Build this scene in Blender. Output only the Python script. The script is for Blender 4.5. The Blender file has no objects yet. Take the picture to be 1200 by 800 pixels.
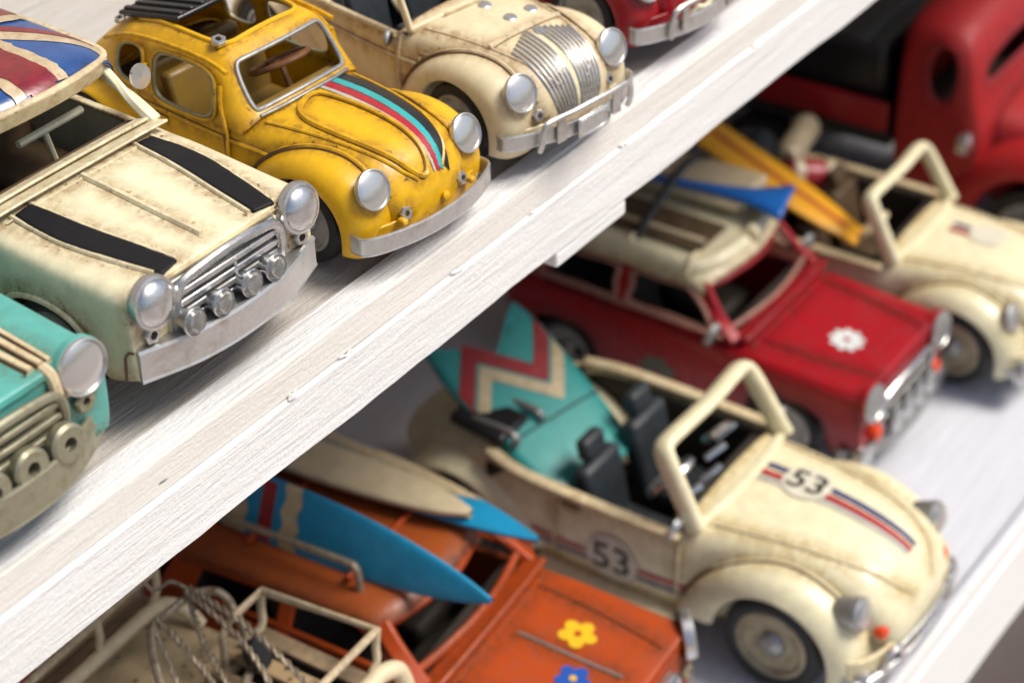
import bpy, bmesh, math, random
import numpy as np
from mathutils import Vector, Matrix
from mathutils.bvhtree import BVHTree
random.seed(7)
C = bpy.context.scene.collection
scene = bpy.context.scene
PI = math.pi

# ------------------------------------------------------------------ camera, sky, sun, exposure
ZU = 1.30                      # top of the higher shelf above the ground
HU, HL = 0.3469, 0.6331        # camera height above the higher / lower shelf
ZL = ZU + HU - HL              # top of the lower shelf
cam_d = bpy.data.cameras.new('camera')
cam = bpy.data.objects.new('camera', cam_d); C.objects.link(cam)
RM = np.array([[0.58055782, -0.4769123, 0.65992975], [-0.8138163, -0.31439299, 0.48873313], [-0.02576496, -0.82066845, -0.57082349]])
m4 = Matrix.Identity(4)
for r in range(3):
    m4[r][0] = RM[r, 0]; m4[r][1] = -RM[r, 1]; m4[r][2] = -RM[r, 2]
m4.translation = (0, 0, ZU + HU)
cam.matrix_world = m4
cam_d.sensor_width = 36; cam_d.lens = 2430.4 / 1200 * 36
cam_d.clip_start = 0.02; cam_d.clip_end = 200
cam_d.dof.use_dof = True; cam_d.dof.focus_distance = 0.607; cam_d.dof.aperture_fstop = 11.5
scene.camera = cam

SUN_EL, SUN_AZ = math.radians(58), math.radians(150)   # azimuth measured clockwise from +y
world = bpy.data.worlds.new('World'); scene.world = world; world.use_nodes = True
wn = world.node_tree.nodes; wl = world.node_tree.links
bg = wn['Background']; sky = wn.new('ShaderNodeTexSky'); sky.sky_type = 'NISHITA'; sky.sun_disc = False
sky.sun_elevation = SUN_EL; sky.sun_rotation = SUN_AZ
sky.air_density = 1.0; sky.dust_density = 3.0; sky.ozone_density = 1.0
wl.new(sky.outputs[0], bg.inputs[0]); bg.inputs[1].default_value = 0.075
sd = bpy.data.lights.new('sun', 'SUN'); sun = bpy.data.objects.new('sun', sd); C.objects.link(sun)
sd.energy = 2.2; sd.angle = math.radians(24); sd.color = (1, 0.95, 0.86)
sdir = Vector((math.sin(SUN_AZ) * math.cos(SUN_EL), math.cos(SUN_AZ) * math.cos(SUN_EL), math.sin(SUN_EL)))
sun.rotation_euler = sdir.to_track_quat('Z', 'Y').to_euler(); sun.location = (0, 0, 4)
scene.view_settings.view_transform = 'Standard'; scene.view_settings.look = 'None'
scene.view_settings.exposure = 0.72; scene.view_settings.gamma = 1

# ------------------------------------------------------------------ materials
MATS = {}
def nodes_of(name):
    m = bpy.data.materials.new(name); m.use_nodes = True
    nt = m.node_tree
    return m, nt, nt.nodes['Principled BSDF']
def N(nt, t, **kw):
    n = nt.nodes.new(t)
    for k, v in kw.items():
        if k in n.inputs: n.inputs[k].default_value = v
        else: setattr(n, k, v)
    return n
def ramp(nt, src, stops):
    r = nt.nodes.new('ShaderNodeValToRGB'); e = r.color_ramp.elements
    while len(e) < len(stops): e.new(0.5)
    for i, (p, c) in enumerate(stops):
        e[i].position = p; e[i].color = (c, c, c, 1) if not isinstance(c, tuple) else (*c, 1)
    nt.links.new(src, r.inputs[0]); return r.outputs[0]
def mixc(nt, fac, a, b, mode='MIX'):
    m = nt.nodes.new('ShaderNodeMix'); m.data_type = 'RGBA'; m.blend_type = mode
    for s, i in ((fac, 0), (a, 6), (b, 7)):
        if isinstance(s, (int, float)): m.inputs[i].default_value = s
        elif isinstance(s, tuple): m.inputs[i].default_value = (*s, 1)
        else: nt.links.new(s, m.inputs[i])
    return m.outputs[2]
def noise(nt, co, scale, detail=4, rough=0.55, dist=0.0):
    n = N(nt, 'ShaderNodeTexNoise', Scale=scale, Detail=detail, Roughness=rough, Distortion=dist)
    nt.links.new(co, n.inputs['Vector']); return n.outputs[0]
def coord(nt, scale=None):
    t = nt.nodes.new('ShaderNodeTexCoord')
    if scale is None: return t.outputs['Object']
    mp = N(nt, 'ShaderNodeMapping'); mp.inputs['Scale'].default_value = scale
    nt.links.new(t.outputs['Object'], mp.inputs[0]); return mp.outputs[0]
def bump(nt, bs, h, strength, dist):
    b = N(nt, 'ShaderNodeBump', Strength=strength, Distance=dist)
    nt.links.new(h, b.inputs['Height']); nt.links.new(b.outputs[0], bs.inputs['Normal']); return b

def paint(name, col, grime=0.5, rough=0.34, gcol=(0.16, 0.075, 0.02), speck=0.4, coat=0.25, spots=False, wash=0.9):
    """hand painted tin: uneven enamel with a brown antique wash in blotches, specks and fine scratches"""
    m, nt, bs = nodes_of(name); co = coord(nt)
    big = noise(nt, co, 55, 5, 0.62, 0.6); fine = noise(nt, co, 420, 4, 0.6); mid = noise(nt, co, 150, 5, 0.65)
    dark = tuple(c * 0.78 for c in col)
    c1 = mixc(nt, ramp(nt, mid, [(0.35, 0.0), (0.75, 1.0)]), col, dark)
    g = ramp(nt, big, [(0.50, 0.0), (0.78, 1.0)])
    gm = N(nt, 'ShaderNodeMath', operation='MULTIPLY'); nt.links.new(g, gm.inputs[0]); nt.links.new(ramp(nt, mid, [(0.3, 0.15), (0.7, 1.0)]), gm.inputs[1])
    g2 = N(nt, 'ShaderNodeMath', operation='MULTIPLY'); nt.links.new(gm.outputs[0], g2.inputs[0]); g2.inputs[1].default_value = grime
    mid_c = tuple(0.45 * a + 0.55 * b for a, b in zip(gcol, col))
    c2 = mixc(nt, g2.outputs[0], c1, mid_c)
    sp = ramp(nt, fine, [(0.70, 0.0), (0.76, speck)])
    c3 = mixc(nt, sp, c2, gcol)
    if spots:
        v = N(nt, 'ShaderNodeTexVoronoi', Scale=210.0); v.inputs['Randomness'].default_value = 1.0
        nt.links.new(co, v.inputs['Vector'])
        f = ramp(nt, v.outputs['Distance'], [(0.20, 0.85), (0.28, 0.0)])
        f2 = N(nt, 'ShaderNodeMath', operation='MULTIPLY'); nt.links.new(f, f2.inputs[0]); nt.links.new(ramp(nt, mid, [(0.42, 0.0), (0.52, 1.0)]), f2.inputs[1])
        c3 = mixc(nt, f2.outputs[0], c3, gcol)
    at = N(nt, 'ShaderNodeAttribute'); at.attribute_name = 'wash'
    n2 = noise(nt, co, 230, 5, 0.7, 0.8)
    wm = N(nt, 'ShaderNodeMath', operation='MULTIPLY'); nt.links.new(at.outputs['Fac'], wm.inputs[0]); nt.links.new(ramp(nt, n2, [(0.34, 0.12), (0.60, 1.0)]), wm.inputs[1])
    wk = N(nt, 'ShaderNodeMath', operation='MULTIPLY'); nt.links.new(wm.outputs[0], wk.inputs[0]); wk.inputs[1].default_value = wash
    c3 = mixc(nt, wk.outputs[0], c3, gcol)
    ch = N(nt, 'ShaderNodeMath', operation='MULTIPLY'); nt.links.new(ramp(nt, noise(nt, co, 520, 4, 0.65), [(0.60, 0.0), (0.64, 1.0)]), ch.inputs[0])
    nt.links.new(ramp(nt, wm.outputs[0], [(0.30, 0.0), (0.55, 0.85)]), ch.inputs[1])
    c3 = mixc(nt, ch.outputs[0], c3, tuple(0.35 * x for x in gcol))
    nt.links.new(c3, bs.inputs['Base Color'])
    rr = ramp(nt, mid, [(0.3, rough * 0.8), (0.75, min(1, rough * 1.6))]); nt.links.new(rr, bs.inputs['Roughness'])
    bs.inputs['Coat Weight'].default_value = coat; bs.inputs['Coat Roughness'].default_value = 0.18
    bump(nt, bs, mixc(nt, 0.3, big, fine), 0.25, 0.0012)
    MATS[name] = m; return m
def metal(name, col, rough=0.35, metallic=0.85, stain=0.4, scol=(0.17, 0.10, 0.045), scale=180, fine=True):
    m, nt, bs = nodes_of(name); co = coord(nt)
    a = noise(nt, co, scale, 5, 0.65, 0.4); b = noise(nt, co, 600, 3, 0.6)
    c = mixc(nt, ramp(nt, b, [(0.35, 0.0), (0.7, 0.6 if fine else 0.0)]), col, tuple(x * 0.8 for x in col))
    g = ramp(nt, a, [(0.50, 0.0), (0.74, stain)])
    nt.links.new(mixc(nt, g, c, scol), bs.inputs['Base Color'])
    bs.inputs['Metallic'].default_value = metallic
    nt.links.new(ramp(nt, a, [(0.3, rough * 0.8), (0.75, min(1, rough * 1.7))]), bs.inputs['Roughness'])
    bump(nt, bs, a, 0.15, 0.0008 if fine else 0.0003)
    MATS[name] = m; return m
def plain(name, col, rough=0.5, var=0.25, scale=150, metallic=0.0, bumpd=0.0004, spec=0.5):
    m, nt, bs = nodes_of(name); co = coord(nt)
    a = noise(nt, co, scale, 5, 0.6)
    nt.links.new(mixc(nt, ramp(nt, a, [(0.3, 0.0), (0.75, 1.0)]), col, tuple(c * (1 - var) for c in col)), bs.inputs['Base Color'])
    bs.inputs['Roughness'].default_value = rough; bs.inputs['Metallic'].default_value = metallic
    bs.inputs['Specular IOR Level'].default_value = spec
    if bumpd: bump(nt, bs, a, 0.3, bumpd)
    MATS[name] = m; return m
def whitewood(name, col, warm, grain=0.5, dirt=0.35, fleck=True, bumps=0.0005, gap=(0.30, 0.24, 0.18)):
    """brushed white paint over planed timber: the grain runs along x"""
    m, nt, bs = nodes_of(name)
    co = coord(nt); st = coord(nt, (15, 165, 165)); st2 = coord(nt, (38, 640, 640))
    a = noise(nt, st, 1.0, 6, 0.65, 0.6); b = noise(nt, st2, 1.0, 5, 0.7); big = noise(nt, co, 22, 4, 0.6); fine = noise(nt, co, 700, 3, 0.6)
    c = mixc(nt, ramp(nt, a, [(0.35, 0.0), (0.7, grain)]), col, warm)
    c = mixc(nt, ramp(nt, big, [(0.45, 0.0), (0.75, 0.5)]), c, tuple(0.5 * x + 0.5 * y for x, y in zip(col, warm)))
    crack = ramp(nt, b, [(0.68, 0.0), (0.78, dirt)])
    c = mixc(nt, crack, c, gap)
    if fleck:
        sf = coord(nt, (60, 330, 330)); f = noise(nt, sf, 1.0, 2, 0.5); w = noise(nt, co, 30, 2)
        f1 = N(nt, 'ShaderNodeMath', operation='MULTIPLY'); nt.links.new(ramp(nt, f, [(0.755, 0.0), (0.775, 0.9)]), f1.inputs[0])
        nt.links.new(ramp(nt, w, [(0.45, 0.0), (0.55, 1.0)]), f1.inputs[1])
        c = mixc(nt, f1.outputs[0], c, (0.10, 0.13, 0.14))
    nt.links.new(c, bs.inputs['Base Color'])
    bs.inputs['Roughness'].default_value = 0.55; bs.inputs['Specular IOR Level'].default_value = 0.35
    s1 = N(nt, 'ShaderNodeMath', operation='ADD'); nt.links.new(a, s1.inputs[0])
    s2 = N(nt, 'ShaderNodeMath', operation='MULTIPLY'); nt.links.new(b, s2.inputs[0]); s2.inputs[1].default_value = 0.5
    nt.links.new(s2.outputs[0], s1.inputs[1])
    s3 = N(nt, 'ShaderNodeMath', operation='ADD'); nt.links.new(s1.outputs[0], s3.inputs[0])
    s4 = N(nt, 'ShaderNodeMath', operation='MULTIPLY'); nt.links.new(fine, s4.inputs[0]); s4.inputs[1].default_value = 0.3
    nt.links.new(s4.outputs[0], s3.inputs[1])
    bump(nt, bs, s3.outputs[0], 1.0, bumps * 1.7)
    MATS[name] = m; return m

YELLOW = paint('yellow_enamel', (0.82, 0.46, 0.003), 0.85, 0.34, (0.20, 0.075, 0.004), 0.4, 0.12)
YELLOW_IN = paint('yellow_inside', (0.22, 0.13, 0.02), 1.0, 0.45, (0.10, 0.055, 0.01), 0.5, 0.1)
CREAM = paint('cream_enamel', (0.82, 0.75, 0.51), 0.5, 0.36, (0.26, 0.13, 0.03), 0.4, 0.15)
CREAM_WARM = paint('aged_cream_enamel', (0.78, 0.67, 0.43), 0.85, 0.36, (0.28, 0.13, 0.03), 0.5, 0.15)
CREAM_PALE = paint('pale_cream_enamel', (0.83, 0.755, 0.50), 0.5, 0.32, (0.42, 0.26, 0.06), 0.3, 0.2)
TEAL = paint('teal_enamel', (0.10, 0.41, 0.36), 0.35, 0.38, (0.10, 0.15, 0.09), 0.3, 0.25)
RED = paint('red_enamel', (0.36, 0.003, 0.010), 0.5, 0.32, (0.07, 0.004, 0.004), 0.3, 0.15)
PINKISH = paint('worn_pink_trim', (0.40, 0.23, 0.17), 0.9, 0.4, (0.20, 0.02, 0.02), 0.6, 0.1)
RED_SHADED = paint('shaded_red_enamel', (0.36, 0.005, 0.007), 0.4, 0.5, (0.12, 0.004, 0.004), 0.2, 0.0)  # base colour darkened to carry the shade lying on the truck
ORANGE = paint('orange_enamel', (0.43, 0.058, 0.005), 0.95, 0.38, (0.10, 0.028, 0.006), 0.5, 0.12)
SOOTY = paint('sooty_orange', (0.36, 0.075, 0.012), 1.0, 0.42, (0.045, 0.022, 0.012), 0.7, 0.05)
BLUE_FLAG = paint('flag_blue', (0.015, 0.085, 0.30), 0.35, 0.24, (0.02, 0.03, 0.07), 0.5, 0.5)
RED_FLAG = paint('flag_red', (0.28, 0.010, 0.025), 0.35, 0.24, (0.07, 0.01, 0.01), 0.5, 0.5)
WHITE_FLAG = paint('flag_white', (0.66, 0.54, 0.36), 0.8, 0.28, (0.30, 0.17, 0.05), 0.6, 0.5)
BOARD_BLUE = paint('surfboard_blue', (0.008, 0.27, 0.50), 0.35, 0.33, (0.01, 0.08, 0.14), 0.35, 0.3)
BOARD_CREAM = paint('surfboard_cream', (0.68, 0.56, 0.36), 0.7, 0.35, (0.32, 0.21, 0.08), 0.5, 0.25)
BOARD_TEAL = paint('surfboard_teal', (0.035, 0.33, 0.31), 0.5, 0.36, (0.02, 0.14, 0.17), 0.35, 0.3)
BOARD_RED = paint('surfboard_red', (0.42, 0.02, 0.03), 0.4, 0.36, (0.1, 0.01, 0.01), 0.3, 0.25)
BOARD_ORANGE = paint('surfboard_orange', (0.80, 0.37, 0.008), 0.4, 0.33, (0.25, 0.07, 0.01), 0.3, 0.3)
PADDLE_BLUE = paint('paddle_blue', (0.008, 0.14, 0.52), 0.3, 0.33, (0.01, 0.05, 0.15), 0.3, 0.3)
VAN_CREAM = paint('rusty_cream', (0.52, 0.41, 0.24), 0.9, 0.5, (0.13, 0.065, 0.025), 0.85, 0.1, spots=True)
RACK_CREAM = paint('rusty_cream_rail', (0.72, 0.60, 0.40), 1.0, 0.42, (0.16, 0.08, 0.03), 0.9, 0.15)
BLACK = plain('black_enamel', (0.014, 0.014, 0.016), 0.32, 0.4, 300, 0, 0.0008)
BLACK_STRIPE = paint('black_stripe', (0.008, 0.008, 0.010), 0.2, 0.5, (0.06, 0.06, 0.06), 0.5, 0.0)
BLACK_STRIPE.node_tree.nodes['Principled BSDF'].inputs['Specular IOR Level'].default_value = 0.25
DARK = plain('dark_interior', (0.030, 0.022, 0.016), 0.7, 0.4, 120)
BROWN_IN = plain('brown_interior', (0.13, 0.08, 0.04), 0.6, 0.5, 130)
SEAT_GREY = plain('dark_seat', (0.035, 0.042, 0.05), 0.5, 0.35, 200)
RUBBER = plain('tyre_rubber', (0.012, 0.012, 0.013), 0.55, 0.3, 300)
GRIME = plain('brown_seam_wash', (0.13, 0.062, 0.02), 0.6, 0.4, 300)
CHROME = metal('worn_silver', (0.64, 0.64, 0.64), 0.24, 0.95, 0.4)
CHROME_DARK = metal('dull_silver', (0.42, 0.42, 0.41), 0.42, 0.85, 0.5)
SILVER = metal('silver_paint', (0.62, 0.62, 0.605), 0.30, 0.85, 0.75, (0.27, 0.20, 0.13), 70, True)
DISC = metal('headlight_disc', (0.60, 0.60, 0.59), 0.22, 0.85, 0.12, (0.36, 0.33, 0.28), 45, False)
OLIVE = metal('tarnished_silver', (0.36, 0.34, 0.24), 0.42, 0.7, 0.5, (0.13, 0.10, 0.045))
RUST = metal('rusty_wire', (0.36, 0.30, 0.22), 0.5, 0.5, 0.95, (0.12, 0.055, 0.025), 320)
TAN_WHEEL = metal('tan_rim', (0.42, 0.36, 0.24), 0.45, 0.5, 0.6)
WOOD_BROWN = plain('old_slat_wood', (0.34, 0.24, 0.14), 0.7, 0.75, 90)
OLD_SLAT = paint('slat_flaking_cream', (0.40, 0.28, 0.15), 1.0, 0.6, (0.08, 0.035, 0.012), 0.9, 0.0, True)
STEER = plain('rusty_brown_rim', (0.20, 0.085, 0.03), 0.4, 0.55, 250)
ORANGE_LAMP = plain('orange_lamp', (0.75, 0.07, 0.015), 0.25, 0.2, 200)
RED_STRIPE = paint('stripe_red', (0.42, 0.012, 0.025), 0.3, 0.36, (0.1, 0.01, 0.01), 0.3, 0.2)
TEAL_STRIPE = paint('stripe_teal', (0.03, 0.40, 0.40), 0.3, 0.36, (0.02, 0.12, 0.12), 0.3, 0.2)
NAVY_STRIPE = paint('stripe_navy', (0.02, 0.035, 0.16), 0.3, 0.36, (0.02, 0.02, 0.05), 0.3, 0.2)
GREY_STRIPE = paint('stripe_grey', (0.50, 0.48, 0.42), 0.4, 0.4, (0.2, 0.13, 0.05), 0.5, 0.2)
FLOWER_YELLOW = paint('flower_yellow', (0.85, 0.50, 0.015), 0.2, 0.35, (0.4, 0.2, 0.01), 0.2, 0.2)
FLOWER_BLUE = paint('flower_blue', (0.015, 0.09, 0.42), 0.2, 0.35, (0.01, 0.04, 0.15), 0.2, 0.2)
FLOWER_WHITE = paint('flower_white', (0.74, 0.76, 0.74), 0.2, 0.35, (0.4, 0.4, 0.4), 0.2, 0.2)
FLOWER_GREY = paint('flower_grey', (0.12, 0.14, 0.11), 0.4, 0.4, (0.05, 0.05, 0.04), 0.3, 0.2)
FLOWER_PINK = paint('flower_pink', (0.40, 0.03, 0.10), 0.3, 0.4, (0.2, 0.01, 0.05), 0.2, 0.2)
ROUNDEL = paint('roundel_white', (0.72, 0.68, 0.54), 0.4, 0.38, (0.35, 0.25, 0.1), 0.3, 0.2)
CLEAR = None
m, nt, bs = nodes_of('clear_lens'); bs.inputs['Base Color'].default_value = (0.86, 0.84, 0.78, 1); bs.inputs['Roughness'].default_value = 0.12
bs.inputs['Transmission Weight'].default_value = 0.85; bs.inputs['IOR'].default_value = 1.45; CLEAR = m

TOPWOOD = whitewood('white_shelf_paint', (0.77, 0.77, 0.78), (0.66, 0.64, 0.61), 0.6, 0.6, True, 0.0007)
GREYWOOD = whitewood('worn_shaded_shelf_paint', (0.55, 0.525, 0.49), (0.42, 0.38, 0.34), 0.7, 0.8, True, 0.0007)  # shade under the cars put into the planks' own worn grey
EDGEWOOD = whitewood('ivory_edge_paint', (0.80, 0.775, 0.725), (0.72, 0.68, 0.61), 0.7, 0.22, True, 0.0004)
FACEWOOD = whitewood('white_face_paint', (0.84, 0.835, 0.82), (0.77, 0.755, 0.725), 0.6, 0.18, True, 0.0006)
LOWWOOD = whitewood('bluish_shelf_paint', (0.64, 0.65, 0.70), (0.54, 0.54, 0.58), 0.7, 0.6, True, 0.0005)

# ------------------------------------------------------------------ mesh helpers
class MB:
    """collects faces; every vertex is in the metres of the full sized vehicle, scaled when built"""
    def __init__(s): s.v = []; s.f = []
    def add(s, vs, fs):
        o = len(s.v); s.v += [tuple(x) for x in vs]; s.f += [tuple(o + i for i in f) for f in fs]; return s
    def box(s, c, d, rot=None):
        x, y, z = (k / 2 for k in d); vs = [Vector((a * x, b * y, e * z)) for a in (-1, 1) for b in (-1, 1) for e in (-1, 1)]
        if rot is not None: vs = [rot @ q for q in vs]
        vs = [q + Vector(c) for q in vs]
        return s.add(vs, [(0, 1, 3, 2), (4, 6, 7, 5), (0, 4, 5, 1), (2, 3, 7, 6), (0, 2, 6, 4), (1, 5, 7, 3)])
    def tube(s, pts, r, seg=8, closed=False, sq=None):
        P = [Vector(p) for p in pts]; n = len(P)
        if n < 2: return s
        rr = r if hasattr(r, '__len__') else [r] * n
        T = []
        for i in range(n):
            a = P[(i - 1) % n] if (closed or i > 0) else P[i]; b = P[(i + 1) % n] if (closed or i < n - 1) else P[i]
            t = b - a; T.append(t.normalized() if t.length > 1e-9 else Vector((0, 0, 1)))
        up = Vector((0, 0, 1)) if abs(T[0].z) < 0.9 else Vector((1, 0, 0))
        x = T[0].cross(up).normalized(); vs = []
        for i in range(n):
            x = (x - T[i] * x.dot(T[i])); x = x.normalized() if x.length > 1e-9 else T[i].orthogonal().normalized()
            y = T[i].cross(x)
            for k in range(seg):
                a = 2 * PI * k / seg
                vs.append(P[i] + (x * math.cos(a) + y * math.sin(a)) * rr[i])
        fs = []
        for i in range(n if closed else n - 1):
            for k in range(seg):
                a = i * seg + k; b = i * seg + (k + 1) % seg; c = ((i + 1) % n) * seg + (k + 1) % seg; d = ((i + 1) % n) * seg + k
                fs.append((a, d, c, b))
        if not closed: fs += [tuple(range(seg)), tuple(range((n - 1) * seg + seg - 1, (n - 1) * seg - 1, -1))]
        return s.add(vs, fs)
    def bar(s, pts, wid, hei, up=(0, 0, 1), closed=False):
        """rectangular section swept along a path; wid across, hei along up"""
        P = [Vector(p) for p in pts]; n = len(P); U = Vector(up); vs = []
        ws = wid if hasattr(wid, '__len__') else [wid] * n; hs = hei if hasattr(hei, '__len__') else [hei] * n
        for i in range(n):
            a = P[(i - 1) % n] if (closed or i > 0) else P[i]; b = P[(i + 1) % n] if (closed or i < n - 1) else P[i]
            t = (b - a).normalized(); x = t.cross(U); x = x.normalized() if x.length > 1e-6 else t.orthogonal().normalized(); y = x.cross(t).normalized()
            for e, g in ((-1, -1), (1, -1), (1, 1), (-1, 1)): vs.append(P[i] + x * e * ws[i] / 2 + y * g * hs[i] / 2)
        fs = []
        for i in range(n if closed else n - 1):
            for k in range(4):
                fs.append((i * 4 + k, ((i + 1) % n) * 4 + k, ((i + 1) % n) * 4 + (k + 1) % 4, i * 4 + (k + 1) % 4))
        if not closed: fs += [(3, 2, 1, 0), tuple((n - 1) * 4 + k for k in range(4))]
        return s.add(vs, fs)
    def lathe(s, prof, org, axis, seg=24, caps=True):
        """prof: (radius, distance along axis)"""
        A = Vector(axis).normalized(); X = A.orthogonal().normalized(); Y = A.cross(X); O = Vector(org); vs = []
        for r, h in prof:
            for k in range(seg):
                a = 2 * PI * k / seg; vs.append(O + A * h + (X * math.cos(a) + Y * math.sin(a)) * max(r, 1e-5))
        fs = []
        for i in range(len(prof) - 1):
            for k in range(seg): fs.append((i * seg + k, i * seg + (k + 1) % seg, (i + 1) * seg + (k + 1) % seg, (i + 1) * seg + k))
        if caps: fs += [tuple(range(seg - 1, -1, -1)), tuple(range((len(prof) - 1) * seg, len(prof) * seg))]
        return s.add(vs, fs)
    def grid(s, rows):
        n = len(rows[0]); vs = [p for r in rows for p in r]
        return s.add(vs, [(i * n + j, i * n + j + 1, (i + 1) * n + j + 1, (i + 1) * n + j) for i in range(len(rows) - 1) for j in range(n - 1)])
    def prism(s, poly, z0, z1):
        n = len(poly)
        return s.add([(x, y, z0) for x, y in poly] + [(x, y, z1) for x, y in poly],
                     [tuple(range(n - 1, -1, -1)), tuple(range(n, 2 * n))] + [(i, (i + 1) % n, n + (i + 1) % n, n + i) for i in range(n)])
    def build(s, name, mat, parent=None, S=1.0, smooth=True, sub=0, bevel=0.0, solid=0.0, label=None, angle=40):
        me = bpy.data.meshes.new(name); me.from_pydata([(x * S, y * S, z * S) for x, y, z in s.v], [], s.f); me.update()
        bm = bmesh.new(); bm.from_mesh(me); bmesh.ops.recalc_face_normals(bm, faces=bm.faces); bm.to_mesh(me); bm.free()
        o = bpy.data.objects.new(name, me); C.objects.link(o); me.materials.append(mat)
        if smooth:
            for p in me.polygons: p.use_smooth = True
            if not sub: me.set_sharp_from_angle(angle=math.radians(angle))
        if bevel:
            b = o.modifiers.new('edge', 'BEVEL'); b.width = bevel * S; b.segments = 2; b.limit_method = 'ANGLE'; b.angle_limit = math.radians(40)
        if sub:
            q = o.modifiers.new('smooth', 'SUBSURF'); q.levels = sub; q.render_levels = sub
        if solid:
            q = o.modifiers.new('thick', 'SOLIDIFY'); q.thickness = solid * S; q.offset = -1
        if parent is not None: o.parent = parent
        if label: o['label'] = label
        return o

def smooth_path(pts, n=8, closed=False):
    P = [Vector(p) for p in pts]; m = len(P); out = []
    for i in range(m if closed else m - 1):
        a = P[(i - 1) % m] if (closed or i > 0) else P[i]; b = P[i]; c = P[(i + 1) % m]; d = P[(i + 2) % m] if (closed or i < m - 2) else P[(i + 1) % m]
        for k in range(n):
            t = k / n
            out.append(0.5 * ((2 * b) + (c - a) * t + (2 * a - 5 * b + 4 * c - d) * t * t + (3 * b - a - 3 * c + d) * t ** 3))
    if not closed: out.append(P[-1])
    return out
def thing(name, label, cat, loc=(0, 0, 0), rz=0.0, group=None):
    o = bpy.data.objects.new(name, None); C.objects.link(o); o.empty_display_size = 0.02
    o.location = loc; o.rotation_euler = (0, 0, rz); o['label'] = label; o['category'] = cat
    if group: o['group'] = group
    return o
def tag(o, label, cat, group=None):
    o['label'] = label; o['category'] = cat
    if group: o['group'] = group
    return o

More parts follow.
